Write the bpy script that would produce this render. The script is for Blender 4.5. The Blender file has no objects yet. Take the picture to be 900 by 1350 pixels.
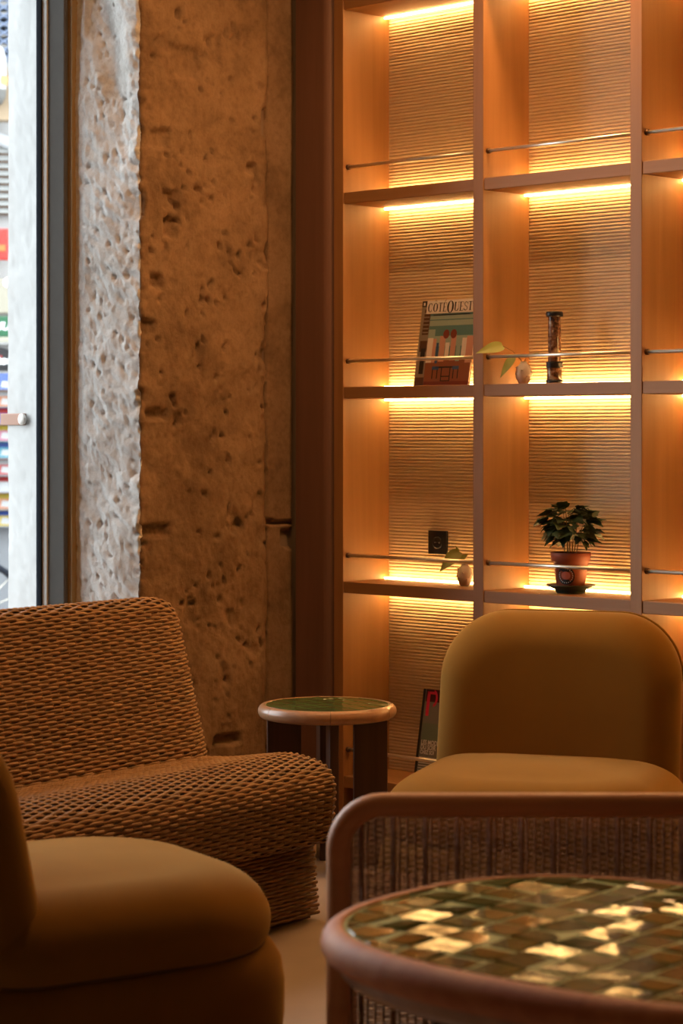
import bpy, math, random
import numpy as np
from mathutils import Vector, Matrix, noise

random.seed(7)
SC = bpy.context.scene
COL = SC.collection
PI = math.pi

# ------------------------------------------------------------------ camera, world, lights, exposure
F_PX = 2950.0
CAM_H = 1.34
cam_d = bpy.data.cameras.new('camera')
cam = bpy.data.objects.new('camera', cam_d)
COL.objects.link(cam)
cam.location = (0, 0, CAM_H)
cam.rotation_euler = (PI / 2, 0, 0)
cam_d.sensor_fit = 'VERTICAL'
cam_d.sensor_height = 36.0
cam_d.sensor_width = 24.0
cam_d.lens = F_PX / 1350 * 36
cam_d.shift_y = -104 / 1350
cam_d.clip_start = 0.05
cam_d.clip_end = 200
cam_d.dof.use_dof = True
cam_d.dof.focus_distance = 6.7
cam_d.dof.aperture_fstop = 4.5
SC.camera = cam

SC.view_settings.view_transform = 'Standard'
SC.view_settings.look = 'None'
SC.view_settings.gamma = 1
SC.view_settings.use_curve_mapping = False
SC.view_settings.exposure = 0.0

W = bpy.data.worlds.new('overcast_sky')
SC.world = W
W.use_nodes = True
bg = W.node_tree.nodes['Background']
bg.inputs[0].default_value = (0.86, 0.93, 1.0, 1)
bg.inputs[1].default_value = 7.0

# room frame: origin O on the shelf front, axis R along the shelves, axis D into the shelves
Y0 = 7.6
RX, RY = 0.7144, -0.6997
DX, DY = 0.6997, 0.7144
ANG = math.atan2(RY, RX)


def Bw(bx, by, z=0.0):
    return Vector((RX * bx + DX * by, Y0 + RY * bx + DY * by, z))


def bx_for(px, by):
    k = (px - 450) / F_PX
    return (k * (Y0 + DY * by) - DX * by) / (RX + DX * k)


def at(px, Y, z=0.0):
    return Vector(((px - 450) / F_PX * Y, Y, z))


WARM = (1.0, 0.52, 0.21)


def disk_lamp(name, loc, watts, size, color=WARM, spread=PI):
    l = bpy.data.lights.new(name, 'AREA')
    l.shape = 'DISK'
    l.size = size
    l.energy = watts
    l.color = color
    l.spread = spread
    o = bpy.data.objects.new(name, l)
    COL.objects.link(o)
    o.location = loc
    return o


LAMPS = [((-0.20, 6.15, 3.30), 17), ((0.80, 6.60, 3.30), 25), ((-0.75, 4.95, 3.30), 9),
         ((1.6, 3.6, 3.30), 0.6), ((0.4, 1.9, 3.30), 0.6), ((-1.0, 2.2, 3.3), 0.6)]
for p, w in LAMPS:
    disk_lamp('ceiling_lamp_light', p, w, 0.16)

# daylight sampling portal in the window opening (adds no light of its own)
pl = bpy.data.lights.new('window_portal', 'AREA')
pl.shape = 'RECTANGLE'
pl.size = 2.78
pl.size_y = 2.9
pl.cycles.is_portal = True
po = bpy.data.objects.new('window_portal', pl)
COL.objects.link(po)
c_ = Bw(-0.213 - 0.50, -2.08, 1.87)
po.location = c_
po.rotation_euler = (PI / 2, 0, ANG + PI / 2 + PI)   # set below to face the room
_n = Vector((RX, RY, 0))
po.rotation_euler = _n.to_track_quat('-Z', 'Z').to_euler()

cy = SC.cycles
cy.max_bounces = 10
cy.diffuse_bounces = 5
cy.glossy_bounces = 4
cy.transmission_bounces = 6
cy.transparent_max_bounces = 12
cy.sample_clamp_indirect = 6.0
cy.caustics_reflective = False
cy.caustics_refractive = False
cy.use_denoising = True


# ------------------------------------------------------------------ materials
def srgb(r, g, b):
    f = lambda c: (c / 255 / 12.92) if c / 255 <= 0.04045 else ((c / 255 + 0.055) / 1.055) ** 2.4
    return (f(r), f(g), f(b), 1)


def new_mat(name):
    m = bpy.data.materials.new(name)
    m.use_nodes = True
    nt = m.node_tree
    b = nt.nodes['Principled BSDF']
    return m, nt, b


def N(nt, t, **kw):
    n = nt.nodes.new(t)
    for k, v in kw.items():
        if k in n.inputs:
            n.inputs[k].default_value = v
        else:
            setattr(n, k, v)
    return n


def plain(name, col, rough=0.5, metal=0.0, spec=0.5, bump=0.0, bscale=200.0, var=0.0, vscale=8.0):
    m, nt, b = new_mat(name)
    col = tuple(col[:3]) + (1,)
    b.inputs['Base Color'].default_value = col
    b.inputs['Roughness'].default_value = rough
    b.inputs['Metallic'].default_value = metal
    b.inputs['Specular IOR Level'].default_value = spec
    L = nt.links.new
    tc = N(nt, 'ShaderNodeTexCoord')
    if var > 0:
        no = N(nt, 'ShaderNodeTexNoise', Scale=vscale, Detail=4.0)
        L(tc.outputs['Object'], no.inputs['Vector'])
        mx = N(nt, 'ShaderNodeMixRGB')
        mx.inputs[1].default_value = tuple(c * (1 - var) for c in col[:3]) + (1,)
        mx.inputs[2].default_value = tuple(min(1, c * (1 + var)) for c in col[:3]) + (1,)
        L(no.outputs['Fac'], mx.inputs[0])
        L(mx.outputs[0], b.inputs['Base Color'])
    if bump > 0:
        n2 = N(nt, 'ShaderNodeTexNoise', Scale=bscale, Detail=3.0)
        L(tc.outputs['Object'], n2.inputs['Vector'])
        bp = N(nt, 'ShaderNodeBump', Strength=bump, Distance=0.002)
        L(n2.outputs['Fac'], bp.inputs['Height'])
        L(bp.outputs[0], b.inputs['Normal'])
    return m


def wood(name, c1, c2, rough=0.5, axis=2, scale=1.0, bump=0.05, coat=0.0):
    m, nt, b = new_mat(name)
    L = nt.links.new
    tc = N(nt, 'ShaderNodeTexCoord')
    mp = N(nt, 'ShaderNodeMapping')
    s = [30 * scale] * 3
    s[axis] = 1.6 * scale
    mp.inputs['Scale'].default_value = s
    L(tc.outputs['Object'], mp.inputs['Vector'])
    no = N(nt, 'ShaderNodeTexNoise', Scale=1.0, Detail=6.0, Roughness=0.6, Distortion=0.4)
    L(mp.outputs[0], no.inputs['Vector'])
    cr = N(nt, 'ShaderNodeValToRGB')
    cr.color_ramp.elements[0].position = 0.33
    cr.color_ramp.elements[0].color = tuple(c1[:3]) + (1,)
    cr.color_ramp.elements[1].position = 0.68
    cr.color_ramp.elements[1].color = tuple(c2[:3]) + (1,)
    L(no.outputs['Fac'], cr.inputs[0])
    L(cr.outputs[0], b.inputs['Base Color'])
    b.inputs['Roughness'].default_value = rough
    b.inputs['Coat Weight'].default_value = coat
    bp = N(nt, 'ShaderNodeBump', Strength=bump, Distance=0.002)
    L(no.outputs['Fac'], bp.inputs['Height'])
    L(bp.outputs[0], b.inputs['Normal'])
    return m


def velvet(name, col):
    m, nt, b = new_mat(name)
    L = nt.links.new
    tc = N(nt, 'ShaderNodeTexCoord')
    no = N(nt, 'ShaderNodeTexNoise', Scale=5.0, Detail=5.0, Roughness=0.6)
    L(tc.outputs['Object'], no.inputs['Vector'])
    mx = N(nt, 'ShaderNodeMixRGB')
    mx.inputs[1].default_value = tuple(c * 0.86 for c in col[:3]) + (1,)
    mx.inputs[2].default_value = tuple(c * 1.14 for c in col[:3]) + (1,)
    L(no.outputs['Fac'], mx.inputs[0])
    L(mx.outputs[0], b.inputs['Base Color'])
    b.inputs['Roughness'].default_value = 0.95
    b.inputs['Specular IOR Level'].default_value = 0.1
    b.inputs['Sheen Weight'].default_value = 0.35
    b.inputs['Sheen Roughness'].default_value = 0.35
    b.inputs['Sheen Tint'].default_value = (0.95, 0.62, 0.2, 1)
    n2 = N(nt, 'ShaderNodeTexNoise', Scale=900.0, Detail=1.0)
    L(tc.outputs['Object'], n2.inputs['Vector'])
    bp = N(nt, 'ShaderNodeBump', Strength=0.15, Distance=0.001)
    L(n2.outputs['Fac'], bp.inputs['Height'])
    L(bp.outputs[0], b.inputs['Normal'])
    return m


def emit(name, col, strength):
    m = bpy.data.materials.new(name)
    m.use_nodes = True
    nt = m.node_tree
    nt.nodes.clear()
    e = N(nt, 'ShaderNodeEmission', Color=tuple(col[:3]) + (1,), Strength=strength)
    o = N(nt, 'ShaderNodeOutputMaterial')
    nt.links.new(e.outputs[0], o.inputs[0])
    return m


def pane_glass(name, tint=(1, 1, 1)):
    m = bpy.data.materials.new(name)
    m.use_nodes = True
    nt = m.node_tree
    nt.nodes.clear()
    t = N(nt, 'ShaderNodeBsdfTransparent', Color=tuple(tint) + (1,))
    g = N(nt, 'ShaderNodeBsdfGlossy', Roughness=0.02)
    fr = N(nt, 'ShaderNodeFresnel', IOR=1.3)
    mx = N(nt, 'ShaderNodeMixShader')
    o = N(nt, 'ShaderNodeOutputMaterial')
    nt.links.new(fr.outputs[0], mx.inputs[0])
    nt.links.new(t.outputs[0], mx.inputs[1])
    nt.links.new(g.outputs[0], mx.inputs[2])
    nt.links.new(mx.outputs[0], o.inputs[0])
    return m


def stone(name, c_dark, c_mid, c_light, bump=0.5):
    m, nt, b = new_mat(name)
    L = nt.links.new
    tc = N(nt, 'ShaderNodeTexCoord')
    n1 = N(nt, 'ShaderNodeTexNoise', Scale=3.2, Detail=9.0, Roughness=0.68)
    n2 = N(nt, 'ShaderNodeTexNoise', Scale=45.0, Detail=6.0, Roughness=0.7)
    L(tc.outputs['Object'], n1.inputs['Vector'])
    L(tc.outputs['Object'], n2.inputs['Vector'])
    cr = N(nt, 'ShaderNodeValToRGB')
    e = cr.color_ramp.elements
    e[0].position = 0.34
    e[0].color = tuple(c_dark) + (1,)
    e[1].position = 0.68
    e[1].color = tuple(c_light) + (1,)
    x = cr.color_ramp.elements.new(0.5)
    x.color = tuple(c_mid) + (1,)
    L(n1.outputs['Fac'], cr.inputs[0])
    mx = N(nt, 'ShaderNodeMixRGB', blend_type='MULTIPLY')
    mx.inputs[0].default_value = 0.5
    cr2 = N(nt, 'ShaderNodeValToRGB')
    cr2.color_ramp.elements[0].position = 0.3
    cr2.color_ramp.elements[0].color = (0.55, 0.5, 0.45, 1)
    cr2.color_ramp.elements[1].position = 0.55
    cr2.color_ramp.elements[1].color = (1, 1, 1, 1)
    L(n2.outputs['Fac'], cr2.inputs[0])
    L(cr.outputs[0], mx.inputs[1])
    L(cr2.outputs[0], mx.inputs[2])
    L(mx.outputs[0], b.inputs['Base Color'])
    b.inputs['Roughness'].default_value = 0.9
    b.inputs['Specular IOR Level'].default_value = 0.2
    bp = N(nt, 'ShaderNodeBump', Strength=bump, Distance=0.006)
    L(n2.outputs['Fac'], bp.inputs['Height'])
    L(bp.outputs[0], b.inputs['Normal'])
    return m


def wicker_mat(name, c1, c2, rough=0.45):
    m, nt, b = new_mat(name)
    L = nt.links.new
    tc = N(nt, 'ShaderNodeTexCoord')
    mp = N(nt, 'ShaderNodeMapping')
    mp.inputs['Scale'].default_value = (14, 90, 90)
    L(tc.outputs['Object'], mp.inputs['Vector'])
    n1 = N(nt, 'ShaderNodeTexNoise', Scale=1.0, Detail=3.0)
    L(mp.outputs[0], n1.inputs['Vector'])
    cr = N(nt, 'ShaderNodeValToRGB')
    cr.color_ramp.elements[0].position = 0.3
    cr.color_ramp.elements[0].color = tuple(c1) + (1,)
    cr.color_ramp.elements[1].position = 0.7
    cr.color_ramp.elements[1].color = tuple(c2) + (1,)
    L(n1.outputs['Fac'], cr.inputs[0])
    L(cr.outputs[0], b.inputs['Base Color'])
    b.inputs['Roughness'].default_value = rough
    b.inputs['Specular IOR Level'].default_value = 0.4
    return m


def tile_mat(name, c1, c2):
    m, nt, b = new_mat(name)
    L = nt.links.new
    tc = N(nt, 'ShaderNodeTexCoord')
    oi = N(nt, 'ShaderNodeObjectInfo')
    n1 = N(nt, 'ShaderNodeTexNoise', Scale=22.0, Detail=3.0)
    L(tc.outputs['Object'], n1.inputs['Vector'])
    ad = N(nt, 'ShaderNodeMath', operation='MULTIPLY_ADD')
    ad.inputs[1].default_value = 0.45
    L(n1.outputs['Fac'], ad.inputs[0])
    ml = N(nt, 'ShaderNodeMath', operation='MULTIPLY')
    ml.inputs[1].default_value = 0.6
    L(oi.outputs['Random'], ml.inputs[0])
    L(ml.outputs[0], ad.inputs[2])
    mx = N(nt, 'ShaderNodeMixRGB')
    mx.inputs[1].default_value = tuple(c1) + (1,)
    mx.inputs[2].default_value = tuple(c2) + (1,)
    L(ad.outputs[0], mx.inputs[0])
    L(mx.outputs[0], b.inputs['Base Color'])
    b.inputs['Roughness'].default_value = 0.07
    b.inputs['Specular IOR Level'].default_value = 0.32
    n2 = N(nt, 'ShaderNodeTexNoise', Scale=16.0, Detail=1.5)
    L(tc.outputs['Object'], n2.inputs['Vector'])
    bp = N(nt, 'ShaderNodeBump', Strength=0.12, Distance=0.006)
    L(n2.outputs['Fac'], bp.inputs['Height'])
    L(bp.outputs[0], b.inputs['Normal'])
    return m


M = {}
M['shelf_wood'] = wood('oak_veneer', (0.30, 0.135, 0.042), (0.37, 0.175, 0.058), 0.55, 2, 0.6, 0.03)
M['shelf_wood_x'] = wood('oak_veneer_flat', (0.30, 0.135, 0.042), (0.37, 0.175, 0.058), 0.55, 0, 0.6, 0.03)
M['side_wood'] = wood('brown_oak_panel', (0.15, 0.07, 0.042), (0.20, 0.095, 0.058), 0.6, 2, 0.5, 0.02)
M['rib'] = plain('ribbed_beige_panel', (0.62, 0.47, 0.31), 0.85, var=0.08, vscale=30)
M['led'] = emit('warm_led', (1.0, 0.59, 0.205), 60.0)
M['steel'] = plain('polished_brass', (0.92, 0.84, 0.68), 0.36, 1.0)
M['rust'] = plain('dark_bronze', (0.12, 0.06, 0.03), 0.45, 0.6)
M['stone_face'] = stone('rough_stone_shaded', (0.17, 0.10, 0.052), (0.27, 0.165, 0.088), (0.35, 0.22, 0.125), 0.8)  # same stone as the reveal; room-side shade and warm glow put into the colour
M['stone_white'] = stone('rough_stone_daylit', (0.72, 0.68, 0.63), (0.84, 0.81, 0.77), (0.88, 0.86, 0.83), 0.7)  # pale copy of the wall stone, with the window daylight put into the colour
M['jamb_white'] = plain('whitewashed_jamb', (0.46, 0.455, 0.445), 0.9, bump=0.25, bscale=25, var=0.05)
M['plaster'] = plain('warm_plaster', (0.28, 0.19, 0.12), 0.9, bump=0.2, bscale=60, var=0.08)
M['ceiling'] = plain('ceiling_plaster', (0.20, 0.14, 0.10), 0.9)
M['floor'] = plain('waxed_concrete', (0.33, 0.24, 0.17), 0.55, bump=0.1, bscale=30, var=0.22, vscale=3.5)
M['frame'] = plain('grey_window_metal', (0.13, 0.125, 0.115), 0.8, 0.0, 0.15, var=0.1, vscale=20)
M['frame_light'] = plain('light_grey_bead', (0.75, 0.75, 0.74), 0.7, spec=0.2)
M['gasket'] = plain('black_gasket', (0.012, 0.014, 0.02), 0.9, spec=0.1)
M['sealant'] = plain('ochre_sealant', (0.33, 0.20, 0.07), 0.7)
M['glass'] = pane_glass('window_glass', (0.97, 0.985, 0.98))
M['velvet'] = velvet('mustard_velvet', (0.245, 0.112, 0.016))
M['seam'] = plain('velvet_seam', (0.10, 0.05, 0.012), 0.9)
M['wicker'] = wicker_mat('honey_wicker', (0.21, 0.105, 0.036), (0.40, 0.215, 0.085))
M['core'] = plain('wicker_inner_shell', (0.075, 0.033, 0.013), 0.9)
M['rattan'] = wicker_mat('brown_rattan', (0.20, 0.085, 0.032), (0.33, 0.155, 0.065), 0.4)
M['rattan_rail'] = wood('rattan_rail', (0.50, 0.20, 0.075), (0.62, 0.29, 0.12), 0.45, 0, 0.6, 0.05)
M['tile'] = tile_mat('olive_glazed_tile', (0.055, 0.05, 0.012), (0.115, 0.12, 0.028))
M['tile2'] = tile_mat('green_glazed_tile', (0.045, 0.065, 0.015), (0.10, 0.14, 0.035))
M['grout'] = plain('olive_grout', (0.34, 0.36, 0.11), 0.5)
M['rim'] = wood('reddish_table_rim', (0.56, 0.17, 0.06), (0.74, 0.30, 0.12), 0.62, 1, 0.45, 0.05, 0.0)
M['rim_light'] = wood('warm_table_rim', (0.34, 0.17, 0.085), (0.52, 0.29, 0.15), 0.35, 1, 0.45, 0.05, 0.2)
M['leg_dark'] = wood('dark_table_leg', (0.045, 0.017, 0.010), (0.085, 0.034, 0.018), 0.4, 2, 0.5, 0.04, 0.2)
M['terracotta'] = plain('terracotta', (0.36, 0.085, 0.035), 0.6, var=0.12, vscale=25)
M['saucer'] = plain('dark_green_saucer', (0.035, 0.045, 0.028), 0.35)
M['soil'] = plain('potting_soil', (0.03, 0.018, 0.01), 0.95, bump=0.6, bscale=150)
M['leaf'] = plain('dark_leaf', (0.034, 0.060, 0.016), 0.5, var=0.35, vscale=40)
M['leaf_pale'] = plain('pale_leaf', (0.27, 0.30, 0.07), 0.5, var=0.2, vscale=30)
M['stem'] = plain('plant_stem', (0.22, 0.12, 0.04), 0.6)
M['white_vase'] = plain('white_ceramic', (0.62, 0.55, 0.52), 0.4, bump=0.8, bscale=90)
M['black'] = plain('black_plastic', (0.008, 0.008, 0.010), 0.35)
M['black_text'] = plain('black_ink', (0.012, 0.010, 0.012), 0.6)
M['white_ink'] = plain('white_ink', (0.75, 0.75, 0.75), 0.6)
M['paper'] = plain('paper_edge', (0.62, 0.56, 0.48), 0.8)


# ------------------------------------------------------------------ mesh builder
class MB:
    def __init__(s):
        s.v = []
        s.f = []
        s.m = []
        s.sm = []

    def add(s, vs, fs, mi=0, smooth=False, T=None):
        o = len(s.v)
        for p in vs:
            p = Vector(p)
            if T is not None:
                p = T @ p
            s.v.append((p[0], p[1], p[2]))
        for f in fs:
            s.f.append(tuple(i + o for i in f))
            s.m.append(mi)
            s.sm.append(smooth)
        return s

    def box(s, x0, x1, y0, y1, z0, z1, mi=0, T=None):
        vs = [(x0, y0, z0), (x1, y0, z0), (x1, y1, z0), (x0, y1, z0),
              (x0, y0, z1), (x1, y0, z1), (x1, y1, z1), (x0, y1, z1)]
        fs = [(0, 3, 2, 1), (4, 5, 6, 7), (0, 1, 5, 4), (1, 2, 6, 5), (2, 3, 7, 6), (3, 0, 4, 7)]
        return s.add(vs, fs, mi, False, T)

    def rings(s, rings, mi=0, smooth=True, closed=True, cap0=True, cap1=True, T=None):
        n = len(rings[0])
        vs = [p for r in rings for p in r]
        fs = []
        for i in range(len(rings) - 1):
            for j in range(n if closed else n - 1):
                k = (j + 1) % n
                fs.append((i * n + j, i * n + k, (i + 1) * n + k, (i + 1) * n + j))
        if cap0 and closed:
            fs.append(tuple(reversed(range(n))))
        if cap1 and closed:
            fs.append(tuple(range((len(rings) - 1) * n, len(rings) * n)))
        return s.add(vs, fs, mi, smooth, T)

    def tube(s, pts, r, n=8, mi=0, T=None):
        pts = [Vector(p) for p in pts]
        rs = r if isinstance(r, (list, tuple)) else [r] * len(pts)
        rg = []
        t0 = (pts[1] - pts[0]).normalized()
        up = Vector((0, 0, 1)) if abs(t0.z) < 0.9 else Vector((1, 0, 0))
        a = t0.cross(up).normalized()
        for i, p in enumerate(pts):
            t = (pts[min(i + 1, len(pts) - 1)] - pts[max(i - 1, 0)]).normalized()
            a = (a - t * a.dot(t)).normalized()
            b = t.cross(a)
            rg.append([p + (a * math.cos(2 * PI * k / n) + b * math.sin(2 * PI * k / n)) * rs[i] for k in range(n)])
        return s.rings(rg, mi, True, T=T)

    def lathe(s, prof, n=32, mi=0, a0=0, a1=2 * PI, smooth=True, T=None):
        full = abs(a1 - a0 - 2 * PI) < 1e-6
        k = n if full else n + 1
        rg = []
        for (r, z) in prof:
            rg.append([(r * math.cos(a0 + (a1 - a0) * j / n), r * math.sin(a0 + (a1 - a0) * j / n), z) for j in range(k)])
        return s.rings(rg, mi, smooth, closed=full, cap0=False, cap1=False, T=T)

    def build(s, name, mats, parent=None, kind=None, bevel=0.0, loc=None, rz=None):
        me = bpy.data.meshes.new(name)
        me.from_pydata(s.v, [], s.f)
        for m in (mats if isinstance(mats, (list, tuple)) else [mats]):
            me.materials.append(m)
        me.polygons.foreach_set('material_index', s.m)
        me.polygons.foreach_set('use_smooth', s.sm)
        me.update()
        o = bpy.data.objects.new(name, me)
        COL.objects.link(o)
        if parent is not None:
            o.parent = parent
        if kind:
            o['kind'] = kind
        if bevel > 0:
            b = o.modifiers.new('bevel', 'BEVEL')
            b.width = bevel
            b.segments = 2
            b.limit_method = 'ANGLE'
            b.harden_normals = False
        if loc is not None:
            o.location = loc
        if rz is not None:
            o.rotation_euler = (0, 0, rz)
        return o


def empty(name, loc=(0, 0, 0), rz=0.0):
    o = bpy.data.objects.new(name, None)
    COL.objects.link(o)
    o.location = loc
    o.rotation_euler = (0, 0, rz)
    o.empty_display_size = 0.1
    return o


def tag(o, label=None, cat=None, group=None, kind=None):
    if label:
        o['label'] = label
    if cat:
        o['category'] = cat
    if group:
        o['group'] = group
    if kind:
        o['kind'] = kind
    return o


def dup(o, parent=None, keep=True):
    c = o.copy()
    COL.objects.link(c)
    if parent is not None:
        c.parent = parent
    for ch in list(o.children):
        dup(ch, c)
    return c


def text_mesh(txt, size, sx=1.0, shear=0.0, bold=0.0):
    cu = bpy.data.curves.new('lettering', 'FONT')
    cu.body = txt
    cu.size = size
    cu.shear = shear
    cu.offset = bold
    cu.extrude = 0.0
    cu.resolution_u = 3
    o = bpy.data.objects.new('lettering', cu)
    COL.objects.link(o)
    bpy.context.view_layer.update()
    dg = bpy.context.evaluated_depsgraph_get()
    me = bpy.data.meshes.new_from_object(o.evaluated_get(dg))
    vs = [(v.co.x * sx, v.co.y) for v in me.vertices]
    fs = [tuple(p.vertices) for p in me.polygons]
    bpy.data.objects.remove(o)
    return vs, fs


def add_text(mb, txt, x, z, size, y, mi, sx=1.0, shear=0.0, bold=0.0, align='L', T=None):
    vs, fs = text_mesh(txt, size, sx, shear, bold)
    xs = [v[0] for v in vs]
    w = max(xs)
    off = 0 if align == 'L' else (-w if align == 'R' else -w / 2)
    mb.add([(x + off + a, y, z + b) for a, b in vs], fs, mi, False, T)


# ------------------------------------------------------------------ room shell (local frame = room frame)
def room_obj(mb, name, mats, kind='structure', bevel=0.0):
    o = mb.build(name, mats, None, kind, bevel, loc=(0, Y0, 0), rz=ANG)
    return o


CEIL = 3.5
XW = -0.213          # inner face of the left wall
EDGE = -0.712        # window jamb
mb = MB(); mb.box(-0.25, 7.2, -7.2, 0.45, -0.1, 0.0); floor = room_obj(mb, 'floor', M['floor'])
mb = MB(); mb.box(-1.0, 7.2, -7.2, 0.45, CEIL, CEIL + 0.1); room_obj(mb, 'ceiling', M['ceiling'])
mb = MB(); mb.box(-1.0, 7.2, 0.29, 0.45, 0, CEIL); room_obj(mb, 'wall_back', M['plaster'])
mb = MB(); mb.box(7.0, 7.2, -7.2, 0.29, 0, CEIL); room_obj(mb, 'wall_right', M['plaster'])
mb = MB(); mb.box(-0.9, 7.0, -7.2, -7.0, 0, CEIL); room_obj(mb, 'wall_front', M['plaster'])


# left wall: rough stone, face + window reveal in one displaced sheet
def stone_wall():
    du = 0.0072
    face = abs(EDGE)
    rev = 0.70
    rc = 0.014
    cols = []
    u = 0.0
    L1 = face - rc
    L2 = rc * PI / 2
    L3 = rev - rc
    tot = L1 + L2 + L3
    n = int(tot / du)
    for i in range(n + 1):
        d = tot * i / n
        if d <= L1:
            cols.append((XW, -d, 1.0, 0.0, d, -1))
        elif d <= L1 + L2:
            a = (d - L1) / rc
            cols.append((XW - rc + rc * math.cos(a), -L1 - rc * math.sin(a), math.cos(a), -math.sin(a), d, 0))
        else:
            e = d - L1 - L2
            cols.append((XW - rc - e, EDGE, 0.0, -1.0, d, e))
    nz = int(CEIL / 0.0085)
    patches = []       # recessed chips on the face: (distance along, z, half w, half h, depth)
    rnd = random.Random(3)
    for px, py, w, h, dep in [(203, 700, 22, 9, .018), (207, 545, 14, 8, .02), (210, 182, 14, 14, .02), (207, 370, 8, 9, .02),
                              (350, 160, 7, 18, .045), (225, 265, 12, 15, .016), (278, 65, 12, 22, .012), (313, 697, 7, 6, .014),
                              (330, 222, 9, 7, .02), (183, 268, 9, 22, .03), (300, 975, 18, 6, .03), (226, 300, 8, 14, .02),
                              (385, 710, 8, 12, .03), (240, 80, 20, 22, .012), (196, 430, 9, 10, .016)]:
        k = (px - 450) / F_PX
        s = ((-0.152) - k * 7.749) / (0.6997 - k * 0.7144)
        Y = 7.749 - 0.7144 * s
        patches.append((s, CAM_H + (571 - py) / F_PX * Y, w / F_PX * Y / 0.72, h / F_PX * Y, dep))
    vs = []
    sm = noise.noise
    fr = noise.fractal
    for j in range(nz + 1):
        z = CEIL * j / nz
        crack_off = 0.009 * fr((3.1, 0.0, z * 7), 0.8, 2.1, 4)
        for (x, y, nx, ny, d, e) in cols:
            p = (x * 1.0, y * 1.0, z)
            big = fr((x * 3.1 + 5, y * 3.1, z * 2.2), 1.0, 2.0, 3)
            mid = fr((x * 17, y * 17 + 9, z * 13), 0.9, 2.1, 3)
            fine = sm((x * 75, y * 75, z * 60))
            pit = sm((x * 48 + 40, y * 48, z * 38))
            pit2 = sm((x * 13 + 70, y * 13, z * 9))
            if e == -1 or e == 0:      # room face
                h = 0.012 * big + 0.0055 * mid + 0.0026 * fine
                if pit > 0.31 and pit2 > 0.10:
                    h -= min(0.018, (pit - 0.31) * 0.10)
                if pit2 > 0.42:
                    h -= (pit2 - 0.42) * 0.05
                # dressed strip next to the shelving, set back behind a ragged joint
                jd = 0.137 + crack_off
                if d < jd:
                    h = -0.026 + 0.006 * big + 0.0015 * mid
                    if d > jd - 0.018:
                        h -= 0.060
                    if abs(z - (1.035 + 0.03 * (d - 0.07) + crack_off)) < 0.005:
                        h -= 0.03
                elif d < jd + 0.03:
                    h += -0.010 * (1 - (d - jd) / 0.03)
                for (ps, pz, pw, ph, dep) in patches:
                    q = max(abs(d - ps) / pw, abs(z - pz) / ph) + 0.25 * mid
                    if q < 1.0:
                        h -= dep * min(1.0, (1.0 - q) * 4)
                if face - d < 0.05:    # ragged arris
                    h += 0.016 * fr((0.3, z * 15, 4.0), 0.6, 2.2, 4) * (1 - (face - d) / 0.05)
            else:                      # window reveal, knocked about with a pick
                streak = fr((x * 16, z * 34 + x * 20, 7.7), 0.85, 2.1, 4)
                h = 0.020 * big + 0.0060 * streak + 0.0035 * mid + 0.0024 * fine + 0.0012 * sm((x * 140, y * 140, z * 120))
                if pit > 0.40 and e < 0.5:
                    h -= min(0.012, (pit - 0.40) * 0.06)
                g = z - (2.05 + (e) * 2.2)          # the diagonal broken scoop high up
                if 0 < g < 0.5 and 0.04 < e < 0.33:
                    h -= 0.030 * math.sin(PI * g / 0.5) * math.sin(PI * (e - 0.04) / 0.29)
                if e < 0.05:
                    h += 0.016 * fr((0.3, z * 15, 8.0), 0.6, 2.2, 4) * (1 - e / 0.05)
                if 0.27 < e < 0.50:
                    h = h * 0.4
                if e > 0.50:
                    h = 0.35 * h
            vs.append((x + nx * h, y + ny * h, z))
    nc = len(cols)
    co = np.array(vs, dtype=np.float32)
    fs = []
    mi = []
    for j in range(nz):
        b = j * nc
        for i in range(nc - 1):
            fs.append((b + i, b + nc + i, b + nc + i + 1, b + i + 1))
            mi.append(0 if cols[i][4] < face - rc * 0.3 else (1 if cols[i][5] < 0.49 else 2))
    m = MB()
    m.v = [tuple(map(float, q)) for q in co]
    m.f = fs
    m.m = mi
    m.sm = [True] * len(fs)
    return room_obj(m, 'wall_left', [M['stone_face'], M['stone_white'], M['jamb_white']])


stone_wall()
# the rest of the window wall: solid core behind the sheet, breast below the sill, head, far end
mb = MB()
mb.box(-0.86, -0.26, -0.655, 0.29, 0, CEIL)
mb.box(-0.88, XW, -3.45, EDGE + 0.02, 0, 0.42)
mb.box(-0.88, XW, -3.45, EDGE + 0.02, 3.32, CEIL)
mb.box(-0.88, XW, -7.0, -3.45, 0, CEIL)
room_obj(mb, 'wall_window_breast', M['plaster'])
mb = MB(); mb.box(-0.95, XW + 0.03, -3.45, EDGE + 0.015, 0.42, 0.46); room_obj(mb, 'trim_1', M['shelf_wood'], bevel=0.004)

# window_1: metal frame with bead, gasket, sealant and pane
win = empty('window_1', (0, Y0, 0), ANG)
tag(win, kind='structure')
J = EDGE
fx0, fx1 = XW - 0.473, XW - 0.351
zb, zt = 0.46, 3.32
mb = MB()
mb.box(fx0 + 0.035, fx1, J - 0.034, J + 0.004, zb, zt)
mb.box(fx0 + 0.035, fx1, -3.45, -3.40, zb, zt)
mb.box(fx0 + 0.035, fx1, -3.4, J - 0.034, zb, zb + 0.05)
mb.box(fx0 + 0.035, fx1, -3.4, J - 0.034, zt - 0.05, zt)
mb.build('window_frame', M['frame'], win, bevel=0.003)
mb = MB(); mb.box(fx0 + 0.012, fx0 + 0.036, J - 0.040, J - 0.004, zb, zt); mb.build('glazing_bead', M['frame_light'], win)
mb = MB()
mb.box(fx0 - 0.012, fx0 + 0.013, J - 0.046, J - 0.0, zb, zt)
mb.build('gasket', M['gasket'], win)
mb = MB(); mb.box(fx1 - 0.004, fx1 + 0.022, J - 0.018, J + 0.01, zb, zt); mb.build('sealant', M['sealant'], win)
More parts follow.
